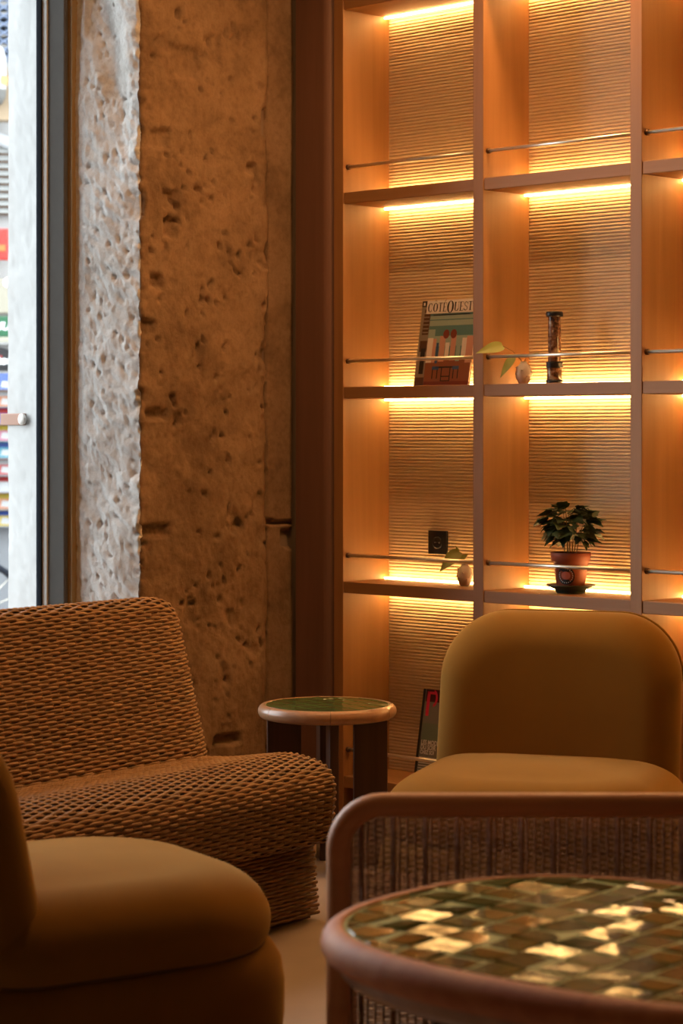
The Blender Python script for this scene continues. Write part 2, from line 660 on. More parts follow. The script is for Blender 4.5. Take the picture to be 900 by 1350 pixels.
mb = MB(); mb.box(fx0 - 0.004, fx0 + 0.002, -3.4, J - 0.03, zb + 0.04, zt - 0.04); mb.build('pane', M['glass'], win)

# ------------------------------------------------------------------ bookshelf
PIT = 0.627
UT = 0.044
DEP = 0.23
ZC = [0.157, 0.817, 1.477, 2.137, 2.797, 3.457]
BT = 0.039
NCOL = 4
shelf = empty('bookshelf', (0, Y0, 0), ANG)
tag(shelf, 'tall wooden shelving with backlit ribbed niches and brass rails, right of the stone wall', 'bookshelf')
UC = [-0.0144 + PIT * k for k in range(NCOL + 1)]
for k, c in enumerate(UC):
    mb = MB(); mb.box(c - UT / 2, c + UT / 2, 0, DEP + 0.02, 0.0, CEIL - 0.001)
    mb.build('upright', M['shelf_wood'], shelf, bevel=0.002)
# side panel with a rounded lit edge, up against the stone
mb = MB()
prof = []
x0p, x1p = XW + 0.004, UC[0] - UT / 2 - 0.001
poly = [(x0p, 0.05), (x0p, -0.012)]
for i in range(9):
    a = -PI / 2 + PI / 2 * i / 8
    poly.append((x1p - 0.042 + 0.042 * math.cos(a), 0.030 + 0.042 * math.sin(a)))
poly.append((x1p, 0.05))
mb.rings([[(x, y, z) for x, y in poly] for z in (0.0, CEIL - 0.001)], smooth=False)
mb.build('side_panel', M['side_wood'], shelf)

me_cache = {}


def shared(name, key, make, mats, parent, loc, kind=None, bevel=0.0):
    if key in me_cache:
        o = bpy.data.objects.new(name, me_cache[key])
        COL.objects.link(o)
        o.parent = parent
        if kind:
            o['kind'] = kind
        if bevel > 0:
            b = o.modifiers.new('bevel', 'BEVEL'); b.width = bevel; b.segments = 2; b.limit_method = 'ANGLE'
    else:
        o = make().build(name, mats, parent, kind, bevel)
        me_cache[key] = o.data
    o.location = loc
    return o


IW = PIT - UT


def mk_board():
    return MB().box(0.0005, IW - 0.0005, 0.003, DEP, -BT / 2, BT / 2)


def mk_ribs():
    m = MB()
    h = ZC[1] - ZC[0] - BT
    n = 56
    p = h / n
    vs = []
    seg = [(0.0, 0.0), (0.08, -0.0022), (0.25, -0.0032), (0.6, -0.0032), (0.80, -0.0022), (0.88, 0.0)]
    for i in range(n):
        for (t, y) in seg:
            vs.append((i * p + t * p, y))
    vs.append((h, 0.0))
    V = [(0.0, y, z) for z, y in vs] + [(IW, y, z) for z, y in vs]
    k = len(vs)
    m.add(V, [(i, i + k, i + k + 1, i + 1) for i in range(k - 1)], 0, False)
    m.box(0.0, IW, 0.0005, 0.02, 0, h)
    return m


def mk_led():
    return MB().box(0.004, IW - 0.004, -0.004, 0.004, -0.003, 0.003)


def mk_rail():
    return MB().tube([(0.004, 0, 0), (IW - 0.004, 0, 0)], 0.0062, 12)


def mk_mount():
    m = MB()
    m.tube([(-0.0045, 0, 0), (0.0045, 0, 0)], 0.0095, 12)
    return m


for c in range(NCOL):
    x = UC[c] + UT / 2
    for r, z in enumerate(ZC):
        b = shared('shelf_board', 'board', mk_board, M['shelf_wood_x'], shelf, (x, 0, z), bevel=0.002)
        if r < 5:
            if r > 0:
                shared('led_strip', 'led', mk_led, M['led'], b, (0, DEP - 0.026, BT / 2 + 0.0032))
            shared('back_panel', 'ribs', mk_ribs, M['rib'], shelf, (x, DEP, z + BT / 2), kind='stuff')
            ra = shared('rail', 'rail', mk_rail, M['steel'], shelf, (x, 0.022, z + BT / 2 + 0.088))
            for xm in (0.0045, IW - 0.0045):
                shared('rail_mount', 'mount', mk_mount, M['rust'], ra, (xm, 0, 0))
        if r > 0:
            l = shared('led_strip', 'led', mk_led, M['led'], b, (0, DEP - 0.026, -BT / 2 - 0.0032))
mb = MB(); mb.box(UC[0], UC[-1], 0.06, 0.08, 0.0, ZC[0] - BT / 2)
mb.build('plinth', M['side_wood'], shelf)

# wall socket on the ribbed back
sx = bx_for(580, DEP)
sz = CAM_H + (571 - 715) / F_PX * Bw(sx, DEP).y
so = empty('wall_socket', Bw(sx, DEP - 0.006, sz), ANG)
tag(so, 'square black wall socket on the ribbed panel of the lower left niche', 'socket')
MB().box(-0.042, 0.042, -0.009, 0.0, -0.040, 0.040).build('face_plate', M['black'], so, bevel=0.002)
m = MB()
m.lathe([(0.020, 0.0), (0.021, 0.001), (0.019, 0.001), (0.018, 0.0)], 24, T=Matrix.Translation((0, -0.009, 0)) @ Matrix.Rotation(PI / 2, 4, 'X'))
for s in (-1, 1):
    m.tube([(s * 0.0095, -0.0085, 0), (s * 0.0095, -0.0105, 0)], 0.0024, 8)
m.build('socket_ring', M['black'], so)


# ------------------------------------------------------------------ magazines
def quad_print(m, x0, x1, z0, z1, mi, lay, sk=0.0):
    y = -0.0002 * lay
    m.add([(x0, y, z0), (x1, y, z0), (x1 + sk, y, z1), (x0 + sk, y, z1)], [(0, 1, 2, 3)], mi)


def ellipse_ring(m, cx, cz, a, b, ia, ib, y, mi, a0=0.0, a1=2 * PI, n=20):
    vs = []
    for i in range(n + 1):
        t = a0 + (a1 - a0) * i / n
        vs.append((cx + a * math.cos(t), y, cz + b * math.sin(t)))
        vs.append((cx + ia * math.cos(t), y, cz + ib * math.sin(t)))
    m.add(vs, [(2 * i, 2 * i + 1, 2 * i + 3, 2 * i + 2) for i in range(n)], mi)


def didone(m, ch, x, z, w, h, y, mi):
    """high contrast serif capitals drawn as flat print"""
    t = 0.26 * w
    th = 0.05 * h

    def q(a, b, c, d):
        m.add([(x + a, y, z + c), (x + b, y, z + c), (x + b, y, z + d), (x + a, y, z + d)], [(0, 1, 2, 3)], mi)
    if ch == 'O':
        ellipse_ring(m, x + w / 2, z + h / 2, w / 2, h / 2, w / 2 - t, h / 2 - th, y, mi)
    elif ch == 'C':
        ellipse_ring(m, x + w / 2, z + h / 2, w / 2, h / 2, w / 2 - t, h / 2 - th, y, mi, 0.9, 2 * PI - 0.9)
        q(w * 0.78, w * 0.86, h * 0.68, h * 0.97)
        q(w * 0.78, w * 0.86, h * 0.08, h * 0.28)
    elif ch == 'T':
        q(w / 2 - t / 2, w / 2 + t / 2, 0, h); q(0, w, h - th, h); q(0, th * .8, h * .72, h); q(w - th * .8, w, h * .72, h); q(w * .2, w * .8, 0, th * .7)
    elif ch == 'E':
        q(w * .12, w * .12 + t, 0, h); q(0, w, h - th, h); q(0, w, 0, th); q(w * .2, w * .75, h * .5 - th / 2, h * .5 + th / 2)
        q(w - th * .8, w, h * .74, h); q(w - th * .8, w, 0, h * .26)
    elif ch == 'U':
        q(w * .06, w * .06 + t, h * .25, h); q(w * .86, w * .92, h * .25, h); q(0, w * .42, h - th, h); q(w * .75, w, h - th, h)
        ellipse_ring(m, x + w * .49, z + h * .27, w * .43, h * .27, w * .43 - t * .8, h * .27 - th, y, mi, PI, 2 * PI, 10)
    elif ch == 'S':
        tt = t * 0.62
        ellipse_ring(m, x + w * .5, z + h * .74, w * .42, h * .26, w * .42 - tt, h * .26 - th * 1.4, y, mi, 0.35, 1.5 * PI, 12)
        ellipse_ring(m, x + w * .5, z + h * .265, w * .46, h * .265, w * .46 - tt, h * .265 - th * 1.4, y, mi, -PI + 0.35, 0.5 * PI, 12)
        q(w * .86, w * .93, h * .70, h * .98)
        q(w * .03, w * .10, h * .02, h * .30)


def flat(name, rgb, rough=0.35):
    return plain(name, srgb(*rgb), rough)


PM = [M['paper'],                                  # 0
      flat('print_teal', (95, 140, 140)),          # 1
      flat('print_pale_teal', (165, 190, 180)),    # 2
      flat('print_floor', (150, 92, 62)),         # 3
      flat('print_cream', (245, 238, 232)),        # 4
      flat('print_dark', (38, 30, 28)),            # 5
      flat('print_stone', (150, 140, 122)),        # 6
      M['black_text'],                             # 7
      flat('print_red', (130, 62, 46)),            # 8
      flat('print_rose', (215, 165, 145)),         # 9
      flat('print_blue', (60, 95, 140)),           # 10
      flat('print_brown', (90, 60, 42))]           # 11


def design_magazine():
    base = Bw(bx_for(545, 0.135), 0.135, ZC[2] + BT / 2 + 0.002)
    e = empty('magazine', base, ANG)
    tag(e, 'interior design magazine with a white masthead and teal room cover, leaning in a niche', 'magazine')
    w, h, th = 0.243, 0.292, 0.009
    tilt = Matrix.Rotation(-math.radians(9.5), 4, 'X')
    m = MB(); m.box(0.0008, w - 0.001, 0.001, th - 0.001, 0.001, h - 0.001, 0, tilt)
    m.build('pages', M['paper'], e)
    m = MB()
    m.box(0, w, 0, 0.0012, 0, h, 4, tilt)
    m.box(0, w, th - 0.0012, th, 0, h, 4, tilt)
    m.box(-0.0006, 0.0006, 0, th, 0, h, 6, tilt)
    c = MB()
    L = 0.042
    quad_print(c, 0, w, 0, h, 1, 1)
    quad_print(c, L, w, h * 0.46, h * 0.82, 2, 2)
    quad_print(c, L, w, h * 0.66, h * 0.70, 1, 3)
    quad_print(c, L, w, h * 0.765, h * 0.775, 1, 3)
    quad_print(c, L + .03, w, h * 0.58, h * 0.66, 1, 3)
    quad_print(c, L, w, 0, h * 0.30, 3, 2)
    quad_print(c, L, w, 0, h * 0.05, 8, 3)
    for i, (a, b, z0, z1, mi) in enumerate([(.03, .055, .27, .56, 4), (.055, .07, .27, .55, 9), (.072, .082, .26, .5, 10), (.085, .11, .28, .58, 9),
                                          (.112, .13, .30, .5, 4), (.135, .158, .29, .60, 9), (.162, .18, .28, .5, 2), (.185, .205, .30, .55, 4), (.205, .235, .26, .57, 9)]):
        quad_print(c, a + .012, b + .012, h * z0, h * z1, mi, 4)
    for cx_ in (0.113, 0.146):
        ellipse_ring(c, cx_ + .01, h * 0.60, .014, .016, 0, 0, -0.0010, 8, n=12)
    # left column of the cover: a stone doorway
    quad_print(c, 0, L, 0, h, 6, 5)
    quad_print(c, 0.012, L - .002, h * .60, h * .90, 11, 6, 0.003)
    for k in range(6):
        quad_print(c, 0.014, L - .003, h * (.62 + k * .045), h * (.635 + k * .045), 6, 7)
    quad_print(c, 0.008, L - .002, h * .40, h * .53, 11, 6)
    quad_print(c, 0.016, L - .006, h * .14, h * .44, 5, 7)
    quad_print(c, 0.004, L, 0, h * .10, 11, 6)
    quad_print(c, 0.000, 0.028, h * .93, h, 5, 7)
    quad_print(c, 0.006, 0.014, h * .945, h * .98, 4, 8)
    # table and stools in the room
    for (a, b, z0, z1, mi) in [(.085, .165, .205, .222, 5), (.070, .10, .185, .225, 10), (.160, .19, .185, .225, 10), (.072, .076, .08, .19, 5), (.093, .097, .08, .19, 5),
                               (.112, .116, .05, .21, 5), (.15, .154, .05, .21, 5), (.165, .169, .08, .19, 5), (.185, .189, .08, .19, 5), (.112, .154, .10, .112, 5), (.112, .154, .05, .06, 5)]:
        quad_print(c, a + .005, b + .005, h * z0, h * z1, mi, 6)
    # masthead
    quad_print(c, 0.022, w, h * .845, h, 4, 9)
    x = 0.028
    yy = -0.0002 * 11
    for ch, cw, hh in [('C', .021, .031), ('O', .021, .031), ('T', .018, .031), ('E', .016, .031), ('O', .030, .042), ('U', .021, .031), ('E', .017, .031), ('S', .016, .031), ('T', .019, .031)]:
        didone(c, ch, x, h * .865 - (hh - .031) / 2, cw, hh, yy, 7)
        if ch == 'O' and hh < .04:   # circumflex
            c.add([(x + .004, yy, h * .865 + .034), (x + .0105, yy, h * .865 + .041), (x + .017, yy, h * .865 + .034), (x + .0105, yy, h * .865 + .0385)], [(0, 1, 3), (1, 2, 3)], 7)
        if ch == 'E' and x < .12:    # acute
            c.add([(x + .005, yy, h * .865 + .034), (x + .008, yy, h * .865 + .034), (x + .013, yy, h * .865 + .041), (x + .011, yy, h * .865 + .041)], [(0, 1, 2, 3)], 7)
        x += cw + .0025
    quad_print(c, 0.055, 0.22, h * .822, h * .832, 7, 9)
    o = m.build('cover', PM, e)
    c2 = MB()
    c2.v = [tuple((tilt @ Vector(p))) for p in c.v]
    c2.f, c2.m, c2.sm = c.f, c.m, c.sm
    c2.build('cover_print', PM, o)


design_magazine()


def fashion_magazine():
    by = 0.135
    e = empty('magazine', Bw(bx_for(545, by), by, ZC[0] + BT / 2 + 0.002), ANG)
    tag(e, 'grey fashion magazine with pink masthead letter, half hidden behind the mustard chair', 'magazine')
    w, h, th = 0.215, 0.300, 0.010
    tilt = Matrix.Rotation(-math.radians(10), 4, 'X')
    mats = [M['paper'], flat('print_grey', (122, 122, 118)), flat('print_pink', (215, 45, 85)), flat('print_darkred', (70, 12, 22)), M['white_ink'], M['black_text'], flat('print_greygreen', (110, 125, 112))]
    MB().box(0.001, w - 0.001, 0.001, th - 0.001, 0.001, h - 0.001, 0, tilt).build('pages', M['paper'], e)
    m = MB()
    m.box(0, w, 0, 0.0012, 0, h, 1, tilt)
    m.box(0, w, th - 0.0012, th, 0, h, 1, tilt)
    m.box(-0.0006, 0.0006, 0, th, 0, h, 5, tilt)
    o = m.build('cover', mats, e)
    c = MB()
    quad_print(c, 0, w, 0, h, 1, 1)
    quad_print(c, 0, 0.011, 0, h, 5, 3)
    quad_print(c, 0.014, w, h * .86, h, 3, 2)
    quad_print(c, 0.014, w, h * .42, h * .62, 6, 2)
    quad_print(c, 0.020, 0.034, h * .70, h * .975, 2, 4)
    quad_print(c, 0.020, 0.062, h * .945, h * .975, 2, 4)
    ellipse_ring(c, 0.05, h * .90, .018, .028, .009, .018, -0.0008, 2, -PI / 2, PI / 2, 10)
    for t, z, s in [('LES MODES', .38, .022), ('DU SOIR', .325, .022), ('CHEZ SOI', .275, .018)]:
        add_text(c, t, 0.016, h * z, s, -0.0010, 4, 0.8, bold=0.0006)
    for k in range(7):
        quad_print(c, 0.014, 0.12 - 0.01 * (k % 3), h * (.23 - .03 * k), h * (.24 - .03 * k), 4, 4)
    c.v = [tuple((tilt @ Vector(p))) for p in c.v]
    c.build('cover_print', mats, o)


fashion_magazine()


# ------------------------------------------------------------------ plants and small things on the shelves
def leaf_mesh(L, Wd, fold=0.25, curl=0.2, wav=0.0, n=6, heart=False):
    m = MB()
    vs = []
    for i in range(n + 1):
        t = i / n
        if heart:
            w = Wd * (math.sin(PI * min(1, t * 0.93 + 0.07) ** 0.62)) * (1.0 if t < 1 else 0)
        else:
            w = Wd * math.sin(PI * (0.04 + 0.96 * t) ** 0.85)
        w = max(w, 0.0006)
        w *= 1 + wav * math.sin(i * 2.6)
        zc = -curl * L * t * t
        zz = zc + fold * w
        vs += [(-w, L * t, zz), (-w * 0.5, L * t, zc + fold * w * 0.35), (0, L * t, zc), (w * 0.5, L * t, zc + fold * w * 0.35), (w, L * t, zz)]
    fs = []
    for i in range(n):
        for j in range(4):
            a = i * 5 + j
            fs.append((a, a + 1, a + 6, a + 5))
    m.add(vs, fs, 0, True)
    return m


def potted_plant():
    by = 0.115
    e = empty('potted_plant', Bw(bx_for(752, by), by, ZC[1] + BT / 2 + 0.0005), ANG + 0.5)
    tag(e, 'bushy dark green plant in a terracotta pot with saucer, on the second shelf column', 'plant')
    m = MB()
    m.lathe([(0, 0.000), (0.044, 0.000), (0.047, 0.004), (0.050, 0.011), (0.074, 0.021), (0.0785, 0.025), (0.076, 0.027), (0.05, 0.017), (0.0, 0.016)], 40)
    m.build('saucer', M['saucer'], e)
    m = MB()
    z0 = 0.0165
    m.lathe([(0, z0), (0.042, z0), (0.044, z0 + .004), (0.055, z0 + 0.083), (0.0605, z0 + 0.083), (0.0635, z0 + 0.108), (0.0625, z0 + .111), (0.058, z0 + .111), (0.055, z0 + 0.098)], 40)
    pot = m.build('pot', M['terracotta'], e)
    MB().lathe([(0.0, z0 + .104), (0.03, z0 + .103), (0.0565, z0 + .099)], 24).build('soil', M['soil'], e)
    # round printed emblem: black disc, dotted white ring, pink centre
    m = MB()
    ca = -PI / 2 - 0.5 + (-ANG) * 0 - 0.75 + 0.0
    ca = math.atan2(-Bw(bx_for(752, by), by).y, -Bw(bx_for(752, by), by).x) - (ANG + 0.5) - 0.32
    cz = z0 + 0.040

    def on_pot(a, b, lift):
        z = cz + b
        r = 0.044 + (0.055 - 0.044) * (z - z0 - .004) / 0.079 + lift
        ang = ca + a / r
        return (r * math.cos(ang), r * math.sin(ang), z)

    def disc(r0, r1, lift, mi, n=28, cx=0, cz_=0, sa=1):
        vs = []
        for i in range(n):
            t = 2 * PI * i / n
            vs += [on_pot(cx + r1 * sa * math.cos(t), cz_ + r1 * math.sin(t), lift), on_pot(cx + r0 * sa * math.cos(t), cz_ + r0 * math.sin(t), lift)]
        m.add(vs, [(2 * i, (2 * i + 2) % (2 * n), (2 * i + 3) % (2 * n), 2 * i + 1) for i in range(n)], mi)
    disc(0, 0.0285, 0.0006, 0)
    disc(0, 0.0135, 0.0010, 2, 10, sa=1.15)
    for k in range(18):
        t = PI * 0.95 + 2 * PI * 0.80 * k / 17 - 0.25
        disc(0, 0.0024, 0.0011, 1, 6, 0.0225 * math.cos(t), 0.0225 * math.sin(t), sa=0.7)
    m.build('emblem', [M['black_text'], M['white_ink'], flat('emblem_pink', (205, 120, 105))], pot)
    rnd = random.Random(12)
    m = MB()
    tips = []
    for k in range(7):
        a = 2 * PI * k / 7 + rnd.uniform(-.3, .3)
        r0 = rnd.uniform(.006, .022)
        r1 = rnd.uniform(.02, .05)
        b0 = Vector((r0 * math.cos(a), r0 * math.sin(a), z0 + .100))
        t = Vector((r1 * math.cos(a), r1 * math.sin(a), z0 + rnd.uniform(.19, .27)))
        mid = (b0 + t) / 2 + Vector((0, 0, .01))
        m.tube([b0, mid, t], [.0018, .0015, .001], 6)
        tips.append(t)
    m.build('stem', M['stem'], e)
    lm = leaf_mesh(0.042, 0.020, 0.22, 0.30, 0.15, heart=True).build('leaf', M['leaf'], e)
    lm2 = leaf_mesh(0.032, 0.016, -0.3, 0.5, 0.15, heart=True).build('leaf', M['leaf'], e)
    zc0 = z0 + 0.195
    for k in range(150):
        o = (lm if k % 3 else lm2)
        if k > 1:
            o = o.copy()
            COL.objects.link(o)
        a = rnd.uniform(0, 2 * PI)
        el = math.asin(rnd.uniform(-0.8, 0.98))
        rr = rnd.uniform(0.35, 1.0) ** 0.5
        p = Vector((0.080 * rr * math.cos(el) * math.cos(a), 0.070 * rr * math.cos(el) * math.sin(a), zc0 + 0.072 * rr * math.sin(el)))
        o.location = p
        d = (Vector((math.cos(a), math.sin(a), 0.2 * math.sin(el))))
        o.rotation_euler = (rnd.uniform(-0.55, 0.5) + 0.5 * math.sin(el), rnd.uniform(-.5, .5), a - PI / 2 + rnd.uniform(-.6, .6))
        s = rnd.uniform(.75, 1.2)
        o.scale = (s, s, s)
    return e


potted_plant()


def jar():
    by = 0.12
    e = empty('spice_jar', Bw(bx_for(730.5, by), by, ZC[2] + BT / 2 + 0.0005), ANG)
    tag(e, 'tall slim speckled cylinder with black cap and band, beside the magazine niche', 'jar')
    mat, nt, b = new_mat('speckled_jar')
    tc = N(nt, 'ShaderNodeTexCoord')
    vo = N(nt, 'ShaderNodeTexNoise', Scale=55.0, Detail=3.0)
    cr = N(nt, 'ShaderNodeValToRGB')
    e0 = cr.color_ramp.elements
    e0[0].position = .38; e0[0].color = (0.06, 0.03, 0.02, 1)
    e0[1].position = .62; e0[1].color = (0.42, 0.33, 0.22, 1)
    x = e0.new(.52); x.color = (0.26, 0.12, 0.06, 1)
    nt.links.new(tc.outputs['Object'], vo.inputs['Vector'])
    nt.links.new(vo.outputs['Fac'], cr.inputs[0])
    nt.links.new(cr.outputs[0], b.inputs['Base Color'])
    b.inputs['Roughness'].default_value = 0.12
    MB().lathe([(0, 0), (.0255, 0), (.0265, .001), (.0265, .012), (.0235, .013)], 28).build('base_ring', M['black'], e)
    MB().lathe([(.0235, .012), (.0240, .014), (.0240, .050), (.0235, .052)], 28).build('lower_body', mat, e)
    MB().lathe([(.020, .050), (.0260, .050), (.0265, .052), (.0255, .063), (.0275, .066), (.0255, .069), (.019, .070)], 28).build('band', M['black'], e)
    MB().lathe([(.0195, .069), (.0200, .07), (.0200, .148), (.0208, .149), (.0208, .153), (.0200, .154), (.0200, .214)], 28).build('upper_body', mat, e)
    MB().lathe([(.020, .212), (.0265, .213), (.0275, .216), (.0275, .225), (.0245, .229), (.0, .229)], 28).build('cap', M['black'], e)


jar()


def cutting_vase(px, row, by, label, leaves, s=1.0, rz=0.0):
    e = empty('bud_vase', Bw(bx_for(px, by), by, ZC[row] + BT / 2 + 0.0005), rz)
    tag(e, label, 'vase', 'white bud vases holding leaf cuttings')
    MB().lathe([(0, 0), (.013 * s, 0), (.018 * s, .006 * s), (.0245 * s, .022 * s), (.0255 * s, .036 * s), (.022 * s, .052 * s), (.013 * s, .062 * s), (.010 * s, .066 * s),
                (.0115 * s, .070 * s), (.008 * s, .070 * s), (.007 * s, .06 * s)], 24).build('vase_body', M['white_vase'], e)
    # raised knobs of the moulded surface
    m = MB()
    for k in range(10):
        a = k * 2.4
        z = (.014 + .0042 * k) * s
        r = .0245 * s * (1 - ((z - .034 * s) / (.05 * s)) ** 2)
        T = Matrix.Translation((r * math.cos(a), r * math.sin(a), z))
        m.lathe([(0, -.004 * s), (.004 * s, -.002 * s), (.0045 * s, 0), (.004 * s, .002 * s), (0, .004 * s)], 8, T=T)
    m.build('relief', M['white_vase'], e, kind='stuff')
    top = Vector((0, 0, .066 * s))
    for (b, t, hw, nrm) in leaves:
        b, t, nrm = Vector(b), Vector(t), Vector(nrm).normalized()
        mid = (top + b) / 2 + Vector((0, .004, .010))
        MB().tube([top - Vector((0, 0, .02)), top, mid, b], [.0014, .0014, .0013, .0011], 6).build('stem', M['stem'], e)
        L = (t - b).length
        lf = leaf_mesh(L, hw, 0.22, 0.12, 0, 9, heart=True).build('leaf', M['leaf_pale'], e)
        yv = (t - b) / L
        xv = yv.cross(nrm).normalized()
        zv = xv.cross(yv)
        R3 = Matrix((xv, yv, zv)).transposed().to_4x4()
        lf.matrix_local = Matrix.Translation(b) @ R3
    return e


cutting_vase(690, 2, 0.10, 'small white vase with long pale leaves, beside the tall speckled cylinder',
             [((-.068, 0, .122), (-.160, -.045, .103), .020, (0.1, -.85, .5)), ((-.034, -.01, .088), (-.083, -.02, .024), .015, (-.5, -.8, .3)),
              ((.020, 0, .088), (.052, 0, .104), .007, (0, -.7, .7))], 1.03, 0.15)
cutting_vase(612.5, 1, 0.12, 'small white vase with one broad leaf, below the black wall socket',
             [((-.020, 0, .114), (-.090, -.03, .054), .023, (-.3, -.9, .4)), ((-.016, 0, .088), (.012, 0, .106), .009, (0, -.9, .4)),
              ((-.022, 0, .112), (-.030, 0, .132), .005, (0, -.9, .4))], 1.05, 0.15)


# ------------------------------------------------------------------ velvet chairs
def super_outline(a, b, n_exp, N_=64, fr=None):
    pts = []
    for i in range(N_):
        t = 2 * PI * i / N_
        c, s = math.cos(t), math.sin(t)
        x = a * math.copysign(abs(c) ** (2 / n_exp), c)
        y = b * math.copysign(abs(s) ** (2 / n_exp), s)
        pts.append((x, y))
    return pts


def dist_outline(w, d, rf, rb, k=10):
    """rounded rectangle: x +-w, y from -d (front) to +d (rear); corner radii rf (front) and rb"""
    pts = []
    for (cx, cy, r, a0) in [(w - rf, -d + rf, rf, -PI / 2), (w - rb, d - rb, rb, 0), (-w + rb, d - rb, rb, PI / 2), (-w + rf, -d + rf, rf, PI)]:
        for i in range(k):
            a = a0 + PI / 2 * i / (k - 1)
            pts.append((cx + r * math.cos(a), cy + r * math.sin(a)))
    return pts


def inset(pts, d):
    cx = sum(p[0] for p in pts) / len(pts)
    cy_ = sum(p[1] for p in pts) / len(pts)
    mx = max(abs(p[0] - cx) for p in pts)
    my = max(abs(p[1] - cy_) for p in pts)
    kx = max(0.0, (mx - d) / mx)
    ky = max(0.0, (my - d) / my)
    return [(cx + (p[0] - cx) * kx, cy_ + (p[1] - cy_) * ky) for p in pts]


def make_lounge(label):
    e = empty('lounge_chair')
    tag(e, label, 'chair', 'mustard velvet lounge chairs')
    # base
    ol = dist_outline(0.382, 0.39, 0.26, 0.14)
    rg = []
    for (ins, z) in [(0.045, 0.02), (0.02, 0.03), (0.008, 0.07), (0.0, 0.14), (0.0, 0.21), (0.006, 0.255), (0.022, 0.283), (0.045, 0.292)]:
        rg.append([(x, y, z) for x, y in inset(ol, ins)])
    MB().rings(rg).build('base', M['velvet'], e)
    MB().lathe([(0, 0), (.22, 0), (.22, .03), (0, .03)], 32).build('foot_plate', M['black'], e)
    # seat cushion
    ol = dist_outline(0.377, 0.365, 0.27, 0.14, 14)
    rg = []
    H = 0.178
    z0 = 0.287
    R = 0.15
    for i in range(5):                      # lower bulge
        a = PI / 2 * (1 - i / 4)
        rg.append([(x, y, z0 + 0.05 * (1 - math.sin(a))) for x, y in inset(ol, 0.020 * (1 - math.cos(a)))])
    for i in range(1, 15):
        a = PI / 2 * i / 14
        ins = R * (1 - math.cos(a))
        rg.append([(x, y, z0 + 0.05 + (H - 0.065) * math.sin(a)) for x, y in inset(ol, ins)])
    for ins, dz in [(0.20, 0.006), (0.26, 0.011), (0.31, 0.014), (0.34, 0.015)]:
        rg.append([(x, y, z0 + H - 0.015 + dz) for x, y in inset(ol, ins)])
    MB().rings(rg).build('seat', M['velvet'], e)
    m = MB()
    pts = [(x, y, z0 + 0.003) for x, y in inset(ol, 0.014)]
    m.tube(pts + [pts[0]], 0.0035, 6)
    m.build('seat_seam', M['seam'], e)
    # backrest: outline in x/z, puffed in y, leaning back and slightly wrapped
    w, hh = 0.343, 0.36
    ol = dist_outline(w, hh, 0.10, 0.185, 14)       # here 'front' is the lower edge
    T_ = 0.105
    rings = []
    def bend(x, y, z):
        yy = y - 0.28 * x * x
        Z = z + 0.475
        lean = 0.20
        yy = yy + (Z - 0.30) * lean
        return (x, yy + 0.305, Z)
    seq = []
    for i in range(13):
        a = PI / 2 * i / 12
        seq.append((0.105 * (1 - math.sin(a)), -T_ * math.cos(a)))
    fr_ = [(0.30, -T_ - 0.006), (0.24, -T_ - 0.005), (0.17, -T_ - 0.003)]
    full = fr_ + seq
    back = [(i_, -y_ * 0.75) for i_, y_ in reversed(full[:-1])]
    for ins, y in full + back:
        rings.append([bend(x, y, z) for x, z in inset(ol, ins)])
    MB().rings(rings).build('backrest', M['velvet'], e)
    m = MB()
    pts = [bend(x, 0.045, z) for x, z in inset(ol, 0.004)]
    pts = pts[14:42]
    m.tube(pts, 0.0045, 8)
    m.build('piping', M['velvet'], e)
    return e


ch1 = make_lounge('mustard velvet lounge chair facing the camera in front of the shelving')
ch1.location = at(703, 5.96)
ch1.rotation_euler = (0, 0, math.radians(-17.5))
ch2 = dup(ch1)
tag(ch2, 'mustard velvet lounge chair cut off at the lower left corner, beside the wicker sofa')
ch2.location = (-0.553, 4.67, 0)
ch2.rotation_euler = (0, 0, math.radians(122))


# ------------------------------------------------------------------ woven surfaces
def weave(S, u0, u1, prof, row, stake, ru, rn, samples=8, taper=None):
    """strands along u over a profile param; S(u, s)->(pos, normal, vdir) vectorised over u"""
    V = []
    Fc = []
    base = 0
    nrow = int(prof / row)
    nu = int((u1 - u0) / stake * samples / 2) * 1 + 1
    U = np.linspace(u0, u1, nu)
    for r in range(nrow):
        s = (r + 0.5) * row
        P, Nn, Vd = S(U, s)
        ph = PI * U / stake + (PI if r % 2 else 0)
        off = rn * 0.92 * np.sin(ph)
        jit = 0.12 * ru * np.sin(U * 23 + r * 1.7)
        C = P + Nn * off[:, None] + Vd * jit[:, None]
        ring = [C + Nn * rn, C + Vd * ru, C - Nn * rn, C - Vd * ru]
        A = np.stack(ring, axis=1).reshape(-1, 3)
        V.append(A)
        i = np.arange(nu - 1)[:, None] * 4 + base
        for k in range(4):
            k2 = (k + 1) % 4
            Fc.append(np.concatenate([i + k, i + k2, i + 4 + k2, i + 4 + k], axis=1))
        base += nu * 4
    return np.concatenate(V), np.concatenate(Fc)


def np_mesh(name, V, Fq, mat, parent, smooth=True):
    me = bpy.data.meshes.new(name)
    me.vertices.add(len(V))
    me.vertices.foreach_set('co', V.astype(np.float32).ravel())
    nf = len(Fq)
    me.loops.add(nf * 4)
    me.loops.foreach_set('vertex_index', Fq.astype(np.int32).ravel())
    me.polygons.add(nf)
    me.polygons.foreach_set('loop_start', np.arange(0, nf * 4, 4, dtype=np.int32))
    me.polygons.foreach_set('use_smooth', np.full(nf, smooth))
    me.materials.append(mat)
    me.update(calc_edges=True)
    me.validate()
    o = bpy.data.objects.new(name, me)
    COL.objects.link(o)
    o.parent = parent
    return o


